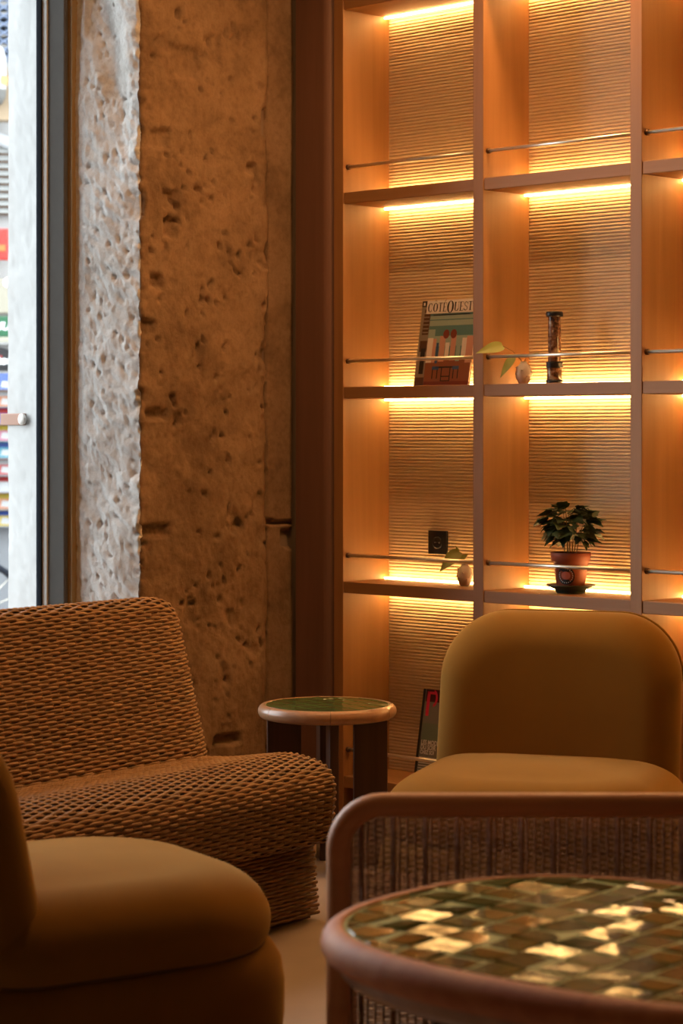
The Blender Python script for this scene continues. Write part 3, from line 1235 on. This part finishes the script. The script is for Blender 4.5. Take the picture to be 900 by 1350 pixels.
def poly_profile(pts, rad, seg=7):
    """rounded polyline in the (y,z) plane -> dense arrays with arc length"""
    out = [Vector(pts[0])]
    for i in range(1, len(pts) - 1):
        p0, p1, p2 = Vector(pts[i - 1]), Vector(pts[i]), Vector(pts[i + 1])
        r = rad[i]
        a, b = (p0 - p1).normalized(), (p2 - p1).normalized()
        ang = a.angle(b)
        d = min(r / math.tan(ang / 2), (p0 - p1).length * 0.49, (p2 - p1).length * 0.49)
        s, t = p1 + a * d, p1 + b * d
        for k in range(seg + 1):
            q = k / seg
            out.append((1 - q) ** 2 * s + 2 * q * (1 - q) * p1 + q * q * t)
    out.append(Vector(pts[-1]))
    P = np.array([[p.x, p.y] for p in out])
    Ls = np.concatenate([[0], np.cumsum(np.linalg.norm(np.diff(P, axis=0), axis=1))])
    return P, Ls


def wicker_sofa():
    fx, fy = 0.789, -0.614
    ax, ay = 0.614, 0.789
    rz = math.atan2(ay, ax)       # local +x to the far end, local -y = sofa front
    e = empty('wicker_sofa', (-0.375, 6.43, 0), rz)
    tag(e, 'honey coloured woven wicker sofa with leaning back under the window', 'sofa')
    LEN = 1.30
    stake = 0.033
    row = 0.0103

    def surf(P, Ls, capf):
        def S(U, s):
            y = np.interp(s, Ls, P[:, 0]); z = np.interp(s, Ls, P[:, 1])
            y2 = np.interp(s + .004, Ls, P[:, 0]); z2 = np.interp(s + .004, Ls, P[:, 1])
            y1 = np.interp(s - .004, Ls, P[:, 0]); z1 = np.interp(s - .004, Ls, P[:, 1])
            t = np.array([y2 - y1, z2 - z1]); t /= np.linalg.norm(t)
            nrm = np.array([-t[1], t[0]])
            Pp = capf(U, y, z)
            Pe = capf(U, y + nrm[0] * .001, z + nrm[1] * .001)
            Nn = np.tile(np.array([0, nrm[0], nrm[1]]), (len(U), 1))
            dU = np.gradient(Pp, axis=0)
            dU /= np.linalg.norm(dU, axis=1)[:, None] + 1e-9
            Nn = Nn - dU * (Nn * dU).sum(1)[:, None]
            Nn /= np.linalg.norm(Nn, axis=1)[:, None] + 1e-9
            Vd = np.cross(Nn, dU)
            return Pp, Nn, Vd
        return S

    # --- back: profile from the seat up the front, over the top, down the rear
    bp = [(-0.015, 0.30), (0.155, 0.865), (0.290, 0.845), (0.16, 0.03)]
    P, Ls = poly_profile(bp, [0, 0.055, 0.055, 0], 8)
    UE = 0.065
    # core line of the slab, to shrink the section towards at the far end
    def back_cap(U, y, z):
        U = np.asarray(U)
        cl_y = 0.085 + (z - 0.30) * 0.25
        cl_z = min(z, 0.80)
        r = 0.15
        q = np.clip((U + r - UE) / r, 0, 1)
        k = np.sqrt(np.clip(1 - q ** 2.2, 0.0004, 1))
        flare = 0.004 * np.clip((U + 0.26) / 0.28, 0, 1) ** 2 * max(0, (z - 0.35)) / 0.5
        yy = cl_y + (y - cl_y) * (0.12 + 0.88 * k) + flare
        zz = cl_z + (z - cl_z) * (0.25 + 0.75 * k) - (1 - k) * 0.02 * (z > 0.8)
        return np.stack([U, yy, zz * np.ones_like(U)], axis=1)

    S = surf(P, Ls, back_cap)
    V, Fq = weave(S, -LEN, UE - 0.002, Ls[-1] * 0.80, row, stake, 0.0053, 0.0035)
    np_mesh('back_weave', V, Fq, M['wicker'], e)['kind'] = 'stuff'

    # vertical stakes visible between the strands
    def stakes(S, prof, name, ue=0.0):
        VV, FF = [], []
        base = 0
        us = np.arange(-LEN + stake / 2, ue, stake)
        ss = np.linspace(0.002, prof, int(prof / 0.02))
        pos = []
        nn = []
        for s in ss:
            p, n_, v_ = S(us, s)
            pos.append(p); nn.append(n_)
        pos = np.array(pos); nn = np.array(nn)
        w = 0.0032
        for j in range(len(us)):
            C = pos[:, j] ; Nn = nn[:, j]
            X = np.tile(np.array([1., 0, 0]), (len(ss), 1))
            A = np.stack([C + Nn * w, C + X * w, C - Nn * w, C - X * w], axis=1).reshape(-1, 3)
            VV.append(A)
            i = np.arange(len(ss) - 1)[:, None] * 4 + base
            for k in range(4):
                k2 = (k + 1) % 4
                FF.append(np.concatenate([i + k, i + k2, i + 4 + k2, i + 4 + k], axis=1))
            base += len(ss) * 4
        o = np_mesh(name, np.concatenate(VV), np.concatenate(FF), M['wicker'], e)
        o['kind'] = 'stuff'
    stakes(S, Ls[-1] * 0.8, 'back_stakes', UE)

    def shell(P, capf, name, inset_d):
        # inner shell: profile pushed in along the normal
        t = np.gradient(P, axis=0)
        t /= np.linalg.norm(t, axis=1)[:, None]
        nrm = np.stack([-t[:, 1], t[:, 0]], axis=1)
        Q = P - nrm * inset_d
        us = np.concatenate([np.linspace(-LEN + 0.004, -0.26, 6), np.linspace(-0.24, UE - 0.006, 16)])
        rg = []
        for u in us:
            rg.append([tuple(capf(np.array([u]), y, z)[0]) for y, z in Q])
        m = MB(); m.rings(rg)
        m.build(name, M['core'], e)
    shell(P, back_cap, 'back_shell', 0.0045)

    # --- seat: top, big front roll, tucked under to a recessed skirt
    sp = [(0.05, 0.405), (-0.10, 0.418), (-0.32, 0.452), (-0.474, 0.425), (-0.455, 0.225), (-0.33, 0.205)]
    P2, L2 = poly_profile(sp, [0, 0.3, 0.3, 0.15, 0.018, 0], 9)
    def seat_cap(U, y, z):
        U = np.asarray(U)
        q = np.clip((U + 0.035) / 0.035, 0, 1)
        k = 1 - 0.5 * q ** 2.5 * 0.12
        yy = y * np.ones_like(U)
        zz = 0.30 + (z - 0.30) * k
        return np.stack([U, -0.2 + (yy + 0.2) * k, zz], axis=1)
    # profile runs towards -y so the outward normal must flip
    S2 = surf(P2, L2, seat_cap)
    def S2f(U, s):
        p, n_, v_ = S2(U, s)
        return p, -n_, -v_
    V, Fq = weave(S2f, -LEN, -0.001, L2[-1], row, stake, 0.0053, 0.0035)
    np_mesh('seat_weave', V, Fq, M['wicker'], e)['kind'] = 'stuff'
    stakes(S2f, L2[-1] - 0.002, 'seat_stakes')
    t = np.gradient(P2, axis=0); t /= np.linalg.norm(t, axis=1)[:, None]
    Q = P2 + np.stack([-t[:, 1], t[:, 0]], axis=1) * 0.0045
    Q = np.concatenate([Q, [[0.05, 0.20]]])
    m = MB()
    m.rings([[tuple(seat_cap(np.array([u]), y, z)[0]) for y, z in Q] for u in (-LEN + 0.003, -0.05, -0.02, -0.004)])
    m.build('seat_shell', M['core'], e)
    # skirt
    P3, L3 = poly_profile([(-0.385, 0.22), (-0.405, 0.012)], [0, 0])
    idn = lambda U, y, z: np.stack([np.asarray(U), y * np.ones_like(U), z * np.ones_like(U)], axis=1)
    S3 = surf(P3, L3, idn)
    def S3f(U, s):
        p, n_, v_ = S3(U, s)
        return p, -n_, -v_
    V, Fq = weave(S3f, -LEN + .01, -0.012, L3[-1], row, stake, 0.0053, 0.0035)
    np_mesh('skirt_weave', V, Fq, M['wicker'], e)['kind'] = 'stuff'
    MB().box(-LEN + .012, -0.015, -0.378, 0.17, 0.0, 0.30).build('base_shell', M['core'], e)
    return e


wicker_sofa()


# ------------------------------------------------------------------ rattan chair in the foreground (seen from behind)
def rattan_chair():
    Yc = 4.30
    x0 = (430 - 450) / F_PX * Yc
    e = empty('rattan_chair', (x0, Yc, 0), 0)
    tag(e, 'brown rattan chair seen from behind, rounded rail back, beyond the large table', 'chair')
    Wd = 0.84
    r = 0.0235
    H = CAM_H - (1047 - 571) / F_PX * (Yc - 0.02)
    rc = 0.085
    pts = [(r, 0.0, 0.0), (r, 0, 0.25), (r, 0, H - r - rc)]
    for i in range(1, 9):
        a = PI - PI / 2 * i / 8
        pts.append((r + rc + rc * math.cos(a), 0, H - r - rc + rc * math.sin(a)))
    pts.append((Wd / 2, 0, H - r))
    right = [(Wd - x, y, z) for x, y, z in reversed(pts[:-1])]
    full = pts + right
    MB().tube(full, r, 16).build('back_rail', M['rattan_rail'], e)
    MB().tube([(r, 0, 0.10), (Wd - r, 0, 0.10)], 0.016, 12).build('cross_rail', M['rattan_rail'], e)
    # woven infill, bowed away from the camera
    px0, px1 = 2 * r - 0.006, Wd - 2 * r + 0.006
    def S(U, s):
        q = (U - px0) / (px1 - px0)
        y = 0.012 + 0.030 * np.sin(PI * q) ** 0.5
        P = np.stack([U, y, 0.105 + s * np.ones_like(U)], axis=1)
        Nn = np.tile(np.array([0., -1, 0]), (len(U), 1))
        Vd = np.tile(np.array([0., 0, 1]), (len(U), 1))
        return P, Nn, Vd
    hgt = H - 0.105 - 2 * r + 0.008
    V, Fq = weave(S, px0 + .001, px1 - .001, hgt, 0.0056, 0.0155, 0.0021, 0.0016, 6)
    np_mesh('back_weave', V, Fq, M['rattan'], e)['kind'] = 'stuff'
    m = MB()
    rnd = random.Random(5)
    n = int((px1 - px0) / 0.0155)
    for k in range(n):
        x = px0 + 0.0155 * (k + 0.5)
        q = (x - px0) / (px1 - px0)
        y = 0.012 + 0.030 * math.sin(PI * q) ** 0.5
        m.tube([(x, y, 0.10), (x, y, 0.10 + hgt + .004)], 0.0021, 6)
        if k % 4 == 1:
            m.tube([(x + .005, y - .003, 0.10), (x + .005, y - .003, 0.10 + hgt + .004)], 0.0035, 6)
    m.build('back_stakes', M['rattan'], e)['kind'] = 'stuff'
    # seat box in front of the back
    MB().box(0.05, Wd - 0.05, 0.06, 0.62, 0.34, 0.365).build('seat_board', M['rattan_rail'], e, bevel=0.008)
    def S2(U, s):
        P = np.stack([U, 0.06 + s * np.ones_like(U), 0.372 * np.ones_like(U)], axis=1)
        return P, np.tile(np.array([0., 0, 1]), (len(U), 1)), np.tile(np.array([0., 1, 0]), (len(U), 1))
    V, Fq = weave(S2, 0.05, Wd - .05, 0.56, 0.008, 0.02, 0.0034, 0.0022, 6)
    np_mesh('seat_weave', V, Fq, M['rattan'], e)['kind'] = 'stuff'
    for x in (0.045, Wd - 0.045):
        MB().tube([(x, 0.60, 0), (x, 0.60, 0.365)], 0.018, 12).build('leg', M['rattan_rail'], e)
        MB().tube([(x, 0.0, 0.345), (x, 0.60, 0.345)], 0.015, 12).build('side_rail', M['rattan_rail'], e)
    return e


rattan_chair()


# ------------------------------------------------------------------ tiled tables
def super_pts(a, b, n, K=96):
    out = []
    for k in range(K):
        t = 2 * PI * k / K
        c, s = math.cos(t), math.sin(t)
        out.append((a * math.copysign(abs(c) ** (2 / n), c), b * math.copysign(abs(s) ** (2 / n), s)))
    return out


def even(pts, K):
    P = [Vector(p) for p in pts] + [Vector(pts[0])]
    L = [0.0]
    for i in range(len(P) - 1):
        L.append(L[-1] + (P[i + 1] - P[i]).length)
    out = []
    j = 0
    for k in range(K):
        d = L[-1] * k / K
        while L[j + 1] < d:
            j += 1
        t = (d - L[j]) / max(1e-9, L[j + 1] - L[j])
        out.append(P[j].lerp(P[j + 1], t))
    return out


def clip_outline(poly, ol):
    """clip a convex polygon to a convex counter-clockwise outline"""
    for k in range(0, len(ol), 2):
        a, b = ol[k], ol[(k + 2) % len(ol)]
        nx, ny = (b.y - a.y), -(b.x - a.x)
        l = math.hypot(nx, ny)
        nx, ny = nx / l, ny / l
        out = []
        for i in range(len(poly)):
            p, q = poly[i], poly[(i + 1) % len(poly)]
            dp = (p[0] - a.x) * nx + (p[1] - a.y) * ny
            dq = (q[0] - a.x) * nx + (q[1] - a.y) * ny
            if dp <= 0:
                out.append(p)
            if dp * dq < 0:
                t = dp / (dp - dq)
                out.append((p[0] + (q[0] - p[0]) * t, p[1] + (q[1] - p[1]) * t))
        poly = out
        if len(poly) < 3:
            return None
    return poly


def tiled_table(name, loc, rz, a, b, nexp, H, rw, th, tile, gap, label, mat_t, mat_rim, leg_w, leg_t, leg_r, leg_rot, nseg, tilt, lip=0.0, off=0):
    """a, b: half axes of the tiled field; the wooden rim runs round it"""
    e = empty(name, loc, rz)
    tag(e, label, 'table')
    K = 96
    ol = even(super_pts(a, b, nexp, 240), K)
    nr = []
    for k in range(K):
        t = (ol[(k + 1) % K] - ol[k - 1]).normalized()
        nr.append(Vector((t.y, -t.x)))

    def ring(d, z, k):
        p = ol[k % K] + nr[k % K] * d
        return (p.x, p.y, z)
    prof = [(0, H - th + 0.004), (0, H - 0.003), (0.003, H)]
    rr = th * 0.5
    q = min(rr, rw * 0.8)
    for i in range(9):
        t = PI / 2 - PI * i / 8
        prof.append((rw - q + q * math.cos(t), H - rr + rr * math.sin(t)))
    prof += [(-0.03, H - th), (0, H - th + 0.004)]
    if lip:
        prof2 = [(rw - q + 0.004, H - th - 0.0005), (rw - q - 0.004, H - th - lip * .6), (rw - q - 0.016, H - th - lip), (-0.05, H - th - lip), (-0.05, H - th - 0.0005)]
        m = MB()
        m.rings([[ring(d, z, k) for d, z in prof2] for k in range(K + 1)], cap0=False, cap1=False, smooth=False)
        m.build('apron', M['rim_light'], e)
    per = K // nseg
    for sgm in range(nseg):
        k0 = sgm * per + off
        m = MB()
        rg = []
        for k in range(k0, k0 + per + 1):
            rg.append([Vector(ring(d, z, k)) for d, z in prof])
        g = 0.0006
        for i, j in ((0, 1), (-1, -2)):       # hairline joints
            rg[i] = [p + (r_ - p).normalized() * g for p, r_ in zip(rg[i], rg[j])]
        m.rings(rg, cap0=False, cap1=False)
        nv = len(prof) - 1
        m.add(rg[0][:nv], [tuple(reversed(range(nv)))])
        m.add(rg[-1][:nv], [tuple(range(nv))])
        m.build('rim_segment', mat_rim, e)
    m = MB()
    m.rings([[ring(0, z, k) for k in range(K)] for z in (H - 0.016, H - 0.0028)], smooth=False)
    m.build('grout_bed', M['grout'], e)
    rnd = random.Random(int(a * 1000))
    n = int(max(a, b) / tile) + 2
    cell = tile - gap
    inner = [ol[k] - nr[k] * gap * 0.6 for k in range(K)]
    for i in range(-n, n + 1):
        for j in range(-n, n + 1):
            cx, cy_ = (i + .5) * tile, (j + .5) * tile
            q_ = [(cx - cell / 2, cy_ - cell / 2), (cx + cell / 2, cy_ - cell / 2), (cx + cell / 2, cy_ + cell / 2), (cx - cell / 2, cy_ + cell / 2)]
            q_ = clip_outline(q_, inner)
            if not q_:
                continue
            ox = sum(p[0] for p in q_) / len(q_)
            oy = sum(p[1] for p in q_) / len(q_)
            ar = 0
            for k in range(len(q_)):
                ar += q_[k][0] * q_[(k + 1) % len(q_)][1] - q_[(k + 1) % len(q_)][0] * q_[k][1]
            if abs(ar) / 2 < 0.00008:
                continue
            sx_, sy_ = rnd.gauss(0, tilt), rnd.gauss(0, tilt)
            m = MB()
            lo = [(x - ox, y - oy, -0.004) for x, y in q_]
            mid = [(x - ox, y - oy, -0.0012 + sx_ * (x - ox) + sy_ * (y - oy)) for x, y in q_]
            top = [((x - ox) * 0.95, (y - oy) * 0.95, sx_ * (x - ox) + sy_ * (y - oy)) for x, y in q_]
            m.rings([lo, mid, top], smooth=False, cap0=False)
            m.build('tile', mat_t, e, loc=(ox, oy, H - 0.0010))
    for k in range(4):
        t = leg_rot + PI / 2 * k
        T = Matrix.Rotation(t, 4, 'Z')
        m = MB(); m.box(leg_r - leg_w, leg_r, -leg_t / 2, leg_t / 2, 0.0, H - th + 0.003, 0, T)
        m.build('leg', M['leg_dark'], e, bevel=0.003)
    return e


tiled_table('side_table', (-0.044, 6.93, 0), math.radians(33), 0.192, 0.192, 2.0, 0.502, 0.023, 0.042, 0.056, 0.004,
            'small round side table with green tiled top, in the corner beyond the sofa', M['tile2'], M['rim_light'],
            0.105, 0.028, 0.187, math.radians(7 - 33), 6, 0.008)
tiled_table('coffee_table', (0.4685, 3.493, 0), math.radians(-39.8), 0.470, 0.374, 2.6, 0.56, 0.036, 0.058, 0.075, 0.008,
            'large rounded table with glossy olive tiles and reddish wooden rim in the foreground', M['tile'], M['rim'],
            0.18, 0.045, 0.33, math.radians(45), 8, 0.034, 0.030, 5)

# ------------------------------------------------------------------ ceiling lamps (above the frame)
for (p, w), where in zip(LAMPS, ['the far end of the wicker sofa', 'the mustard chair by the shelving', 'the corner mustard chair', 'the right of the room', 'the open floor before the table', 'the open floor by the window']):
    e = empty('ceiling_lamp', (p[0], p[1], CEIL))
    tag(e, 'round black ceiling downlight above ' + where, 'lamp', 'ceiling downlights above the lounge')
    MB().lathe([(0.0, 0.0), (0.10, 0.0), (0.10, -0.18), (0.095, -0.18), (0.095, -0.02), (0, -0.02)], 28).build('lamp_housing', M['black'], e)

# ------------------------------------------------------------------ street outside
mb = MB(); mb.box(-16, -0.2501, -16, 12, -0.3, -0.12); room_obj(mb, 'ground_street', plain('pale_paving', (0.275, 0.270, 0.260), 0.8, var=0.1))
FY = 15.6
fac = plain('pale_facade', (0.310, 0.300, 0.290), 0.85, var=0.05)


def street(name, label, cat, px, Y, z=0.0):
    e = empty(name, at(px, Y, z), math.radians(8.6))
    tag(e, label, cat)
    return e


def zpx(py, Y):
    return CAM_H + (571 - py) / F_PX * Y


# facade of the shop across the street
m = MB()
T = Matrix.Translation(at(7, FY + 0.25)) @ Matrix.Rotation(math.radians(8.6), 4, 'Z')
m.box(-2.6, 1.2, 0.0, 0.3, zpx(452, FY), 4.5, 0, T)
m.box(-2.6, 1.2, 0.3, 0.6, -0.12, zpx(452, FY), 0, T)
o = m.build('wall_street', fac, kind='structure')
S1 = FY / F_PX      # metres per pixel there

# louvred shutter
e = street('louvre_shutter', 'grey louvred shutter on the shop front across the street', 'shutter', -20, FY + .16)
z0, z1 = zpx(280, FY), zpx(190, FY)
MB().box(-.30, .30, 0.0, .02, z0, z1).build('backing', M['rust'], e)
for k in range(9):
    z = z0 + (z1 - z0) * (k + .3) / 9
    m = MB(); m.add([(-.3, -.03, z), (.3, -.03, z), (.3, 0, z + .035), (-.3, 0, z + .035), (-.3, -.03, z - .006), (.3, -.03, z - .006), (.3, 0, z + .029), (-.3, 0, z + .029)],
                    [(0, 1, 2, 3), (7, 6, 5, 4), (0, 4, 5, 1), (0, 3, 7, 4), (1, 5, 6, 2)])
    m.build('slat', plain('grey_slat', (0.210, 0.210, 0.200), 0.6) if k == 0 else bpy.data.materials['grey_slat'], e)
# lantern with a warm bulb
e = street('street_lantern', 'glass lantern with warm bulb at the top left, beyond the window', 'lamp', -3, FY - .1, zpx(140, FY))
hl = 78 * S1
MB().box(-.30, .10, .07, .20, -.10, hl * .65).build('lantern_back', plain('tan_board', (0.250, 0.180, 0.110), 0.7), e)
MB().lathe([(0, 0), (.03, 0.0), (.055, .05), (.06, .10)], 24).build('lantern_cup', M['frame'], e)
MB().lathe([(.058, .10), (.062, .2), (.060, hl * .75), (.04, hl * .93), (0, hl)], 24).build('lantern_glass', plain('frosted_lantern_glass', (0.375, 0.375, 0.370), 0.15), e)
MB().lathe([(0, .12), (.03, .13), (.035, .16), (.03, .19), (0, .20)], 16, T=Matrix.Translation((.035, -.03, 0))).build('bulb', emit('bulb_glow', (1, .62, .3), 2.0), e)
# blue lattice above
e = street('lattice_grille', 'blue grey lattice grille over dark shutters above the lantern', 'grille', -14, FY + .15, 0)
za, zb_ = zpx(66, FY), zpx(-20, FY)
MB().box(-.25, .25, .03, .05, za, zb_).build('dark_backing', M['gasket'], e)
m = MB()
for k in range(-4, 9):
    m.tube([(-.25, 0, za + k * .06), (.25, 0, za + k * .06 + .30)], .008, 6)
    m.tube([(-.25, 0, za + k * .06 + .30), (.25, 0, za + k * .06)], .008, 6)
m.build('lattice', plain('blue_grey_paint', (0.110, 0.140, 0.210), 0.6), e)
m = MB()
for k in range(6):
    m.box(-.25, .25, .015, .03, za + .05 + k * .075, za + .075 + k * .075)
m.build('slat_panel', plain('pale_slats', (0.275, 0.260, 0.240), .7), e)
# white arched cornice
e = street('cornice', 'white moulded cornice between the lantern and the louvred shutter', 'cornice', -20, FY + .15, 0)
MB().tube([(-.35, 0, zpx(176, FY)), (.0, 0, zpx(172, FY)), (.16, 0, zpx(184, FY)), (.26, 0, zpx(190, FY))], .045, 12).build('moulding', plain('white_moulding', (0.360, 0.365, 0.375), .6), e)
# red sign
e = street('red_sign', 'glossy red shop sign with an orange band above the green sign', 'sign', -12, FY + .05, 0)
MB().box(-.5, .125, 0, .05, zpx(342, FY), zpx(300, FY)).build('sign_board', plain('red_enamel', (0.375, 0.022, 0.015), 0.3), e, bevel=.012)
MB().box(-.5, .10, -.006, .0, zpx(330, FY), zpx(322, FY)).build('orange_band', plain('orange_paint', (0.425, 0.125, 0.025), 0.3), e)
# shop soffit with a small recessed lamp
e = street('shop_soffit', 'beige lit shop soffit with one small recessed lamp under the red sign', 'soffit', -20, FY + .1, 0)
MB().box(-.5, .3, -.02, .10, zpx(412, FY), zpx(366, FY)).build('soffit_board', plain('beige_soffit', (0.260, 0.235, 0.180), .6), e, bevel=.01)
MB().lathe([(0, -.002), (.035, -.002), (.035, .004), (0, .004)], 16, T=Matrix.Translation((.16, -.022, zpx(371, FY))) @ Matrix.Rotation(PI / 2, 4, 'X')).build('recessed_lamp', emit('soffit_lamp', (1, .95, .85), 3.0), e)
# green PMU sign
SY = 15.0
g = SY / F_PX
e = street('green_sign', 'green shop sign with white slanted PMU lettering', 'sign', 14, SY + .1, 0)
MB().box(-.9, .06, 0, .05, zpx(443, SY), zpx(416, SY)).build('sign_board', plain('green_enamel', (0.010, 0.085, 0.035), 0.4), e, bevel=.004)
MB().box(-.9, .08, -.03, .05, zpx(450, SY), zpx(444, SY)).build('sill_strip', plain('cream_strip', (0.300, 0.285, 0.210), .6), e)
m = MB(); add_text(m, 'PMU', -.002, zpx(434, SY), .074, -.003, 0, .95, .25, .002, 'R'); m.build('lettering', M['white_ink'], e)
# black sign with rounded top
e = street('black_sign', 'black round-topped sign with white letters above the street magazine rack', 'sign', 6, SY, 0)
pts = [(-.38, zpx(489, SY)), (.075, zpx(489, SY)), (.075, zpx(474, SY))]
for i in range(1, 10):
    a = i / 9 * PI / 2
    pts.append((-.06 + .135 * math.cos(a), zpx(474, SY) + .085 * math.sin(a)))
pts.append((-.38, zpx(474, SY) + .085))
m = MB(); m.rings([[(x, 0.04, z) for x, z in pts], [(x, 0, z) for x, z in pts]], smooth=False)
m.build('sign_board', M['black'], e)
m = MB(); add_text(m, 'tor', .052, zpx(480, SY), .080, -.003, 0, .95, 0, .003, 'R'); m.build('lettering', M['white_ink'], e)
m = MB(); m.lathe([(0, 0), (.007, 0), (.007, .003), (0, .003)], 10, T=Matrix.Translation((-.022, -.002, zpx(470, SY))) @ Matrix.Rotation(PI / 2, 4, 'X'))
m.build('red_dot', plain('red_dot', (0.400, 0.015, 0.015), .5), e)

# magazine rack with tiers of magazines
RYY = 14.7
e = street('magazine_rack', 'tiered street magazine rack seen through the window at far left', 'rack', 0, RYY, -0.12)
zr0 = 0.18
g = RYY / F_PX
NT = 9
tier = 22.6 * g
ztop = zpx(491, RYY)
MB().box(-.47, .13, .12, .16, 0.0, ztop + .12).build('rack_back', plain('rack_metal', (0.150, 0.155, 0.165), .5), e)
MB().box(-.47, .13, -.04, .16, 0.0, .28).build('rack_plinth', plain('rack_plinth_white', (0.350, 0.350, 0.350), .6), e)
for k in range(NT):
    z = ztop + .12 - (k + 1) * tier
    MB().box(-.47, .13, .0, .12, z - .004, z + .002).build('rack_tier', bpy.data.materials['rack_metal'], e)
cols_ = [('blue', (.05, .12, .5)), ('orange', (.75, .25, .08)), ('violet', (.22, .14, .45)), ('red', (.65, .05, .05)), ('white', (.7, .7, .7)),
         ('turquoise', (.06, .42, .55)), ('yellow', (.75, .55, .06)), ('green', (.06, .28, .12)), ('pink', (.7, .2, .32))]
cm = {n: plain('cover_' + n, tuple(q * .45 for q in c), .3) for n, c in cols_}
base_rot = math.radians(8.6)
R_ = Matrix.Translation(at(0, RYY, -0.12)) @ Matrix.Rotation(base_rot, 4, 'Z')
orders = [['blue', 'violet', 'red', 'blue'], ['white', 'orange', 'green', 'orange'], ['red', 'blue', 'white', 'violet'], ['violet', 'pink', 'blue', 'pink'],
          ['yellow', 'green', 'red', 'turquoise'], ['orange', 'white', 'violet', 'red'], ['blue', 'red', 'pink', 'white'], ['green', 'violet', 'orange', 'orange'], ['pink', 'blue', 'turquoise', 'yellow']]
ordn = ['top', 'second', 'third', 'fourth', 'fifth', 'sixth', 'seventh', 'eighth', 'lowest']
colname = ['far left end', 'left middle', 'right middle', 'right end']
rnd = random.Random(2)
for k in range(NT):
    z = ztop + .12 - (k + 1) * tier + .0025
    for c in range(4):
        nm = orders[k][c]
        x = -.46 + c * .148
        o = MB()
        o.box(0, .135, 0, .006, 0, tier * .96, 0)
        second = cm[['white', 'red', 'yellow', 'blue'][(k + c) % 4]]
        third = cm[['orange', 'white', 'turquoise', 'white'][(k * 2 + c) % 4]]
        o.add([(.008, -.001, tier * .62), (.127, -.001, tier * .62), (.127, -.001, tier * .9), (.008, -.001, tier * .9)], [(0, 1, 2, 3)], 1)
        o.add([(.02, -.001, tier * .14), (.07, -.001, tier * .10), (.11, -.001, tier * .45), (.03, -.001, tier * .5)], [(0, 1, 2, 3)], 2)
        ob = o.build('magazine', [cm[nm], second, third])
        ob.matrix_world = R_ @ Matrix.Translation((x, .06 + .001 * rnd.random(), z)) @ Matrix.Rotation(-.25, 4, 'X')
        tag(ob, '%s magazine on the %s tier of the street rack, %s' % (nm, ordn[k], colname[c]), 'magazine', 'magazines on the street rack')

# bicycle leaning in front of the rack
e = street('bicycle', 'bicycle parked before the street magazine rack, front wheel in view', 'bicycle', -34, 13.9, -0.12)


def torus(m, cx, cz, R, r, n=40, k=8):
    rg = []
    for i in range(n + 1):
        a = 2 * PI * i / n
        rg.append([(cx + (R + r * math.cos(2 * PI * j / k)) * math.cos(a), r * math.sin(2 * PI * j / k), cz + (R + r * math.cos(2 * PI * j / k)) * math.sin(a)) for j in range(k)])
    m.rings(rg, cap0=False, cap1=False)


for cx in (0.0, -1.0):
    m = MB(); torus(m, cx, .34, .32, .02); w_ = m.build('wheel', M['gasket'], e)
    m = MB()
    for k in range(16):
        a = 2 * PI * k / 16
        m.tube([(cx, 0, .34), (cx + .305 * math.cos(a), 0, .34 + .305 * math.sin(a))], .002, 4)
    m.tube([(cx, -.04, .34), (cx, .04, .34)], .018, 8)
    m.build('spokes', M['steel'], w_)
m = MB()
for a, b in [((0, 0, .34), (-.16, 0, .86)), ((-.12, 0, .74), (-.60, 0, .30)), ((-.14, 0, .80), (-.72, 0, .78)), ((-.60, 0, .30), (-.74, 0, .86)), ((-1.0, 0, .34), (-.72, 0, .78)), ((-1.0, 0, .34), (-.60, 0, .30))]:
    m.tube([a, b], .014, 8)
m.build('bicycle_frame', plain('violet_paint', (0.140, 0.090, 0.210), .3), e)
m = MB(); m.tube([(-.16, -.28, .98), (-.17, -.1, .95), (-.16, 0, .86), (-.17, .1, .95), (-.16, .28, .98)], .012, 8); m.build('handlebar', M['steel'], e)
m = MB(); m.lathe([(0, .90), (.07, .90), (.08, .93), (0, .95)], 16, T=Matrix.Translation((-.75, 0, 0))); m.build('saddle', M['black'], e)

# rusty strap let into the outer jamb
e = empty('iron_strap', (0, Y0, 0), ANG)
zs = CAM_H + (571 - 553) / F_PX * 7.75
tag(e, 'flat rusty iron strap set into the white outer window jamb', 'strap')
MB().box(XW - 0.73, XW - 0.60, EDGE - 0.012, EDGE + 0.02, zs - .020, zs + .020).build('strap_bar', plain('rusted_iron', (.33, .19, .14), .8), e, bevel=.003)
MB().lathe([(0, 0), (.018, 0), (.020, .008), (.012, .014), (0, .014)], 12, T=Matrix.Translation((XW - .60, EDGE - .012, zs)) @ Matrix.Rotation(PI / 2, 4, 'X')).build('plaster_plug', M['stone_white'], e)
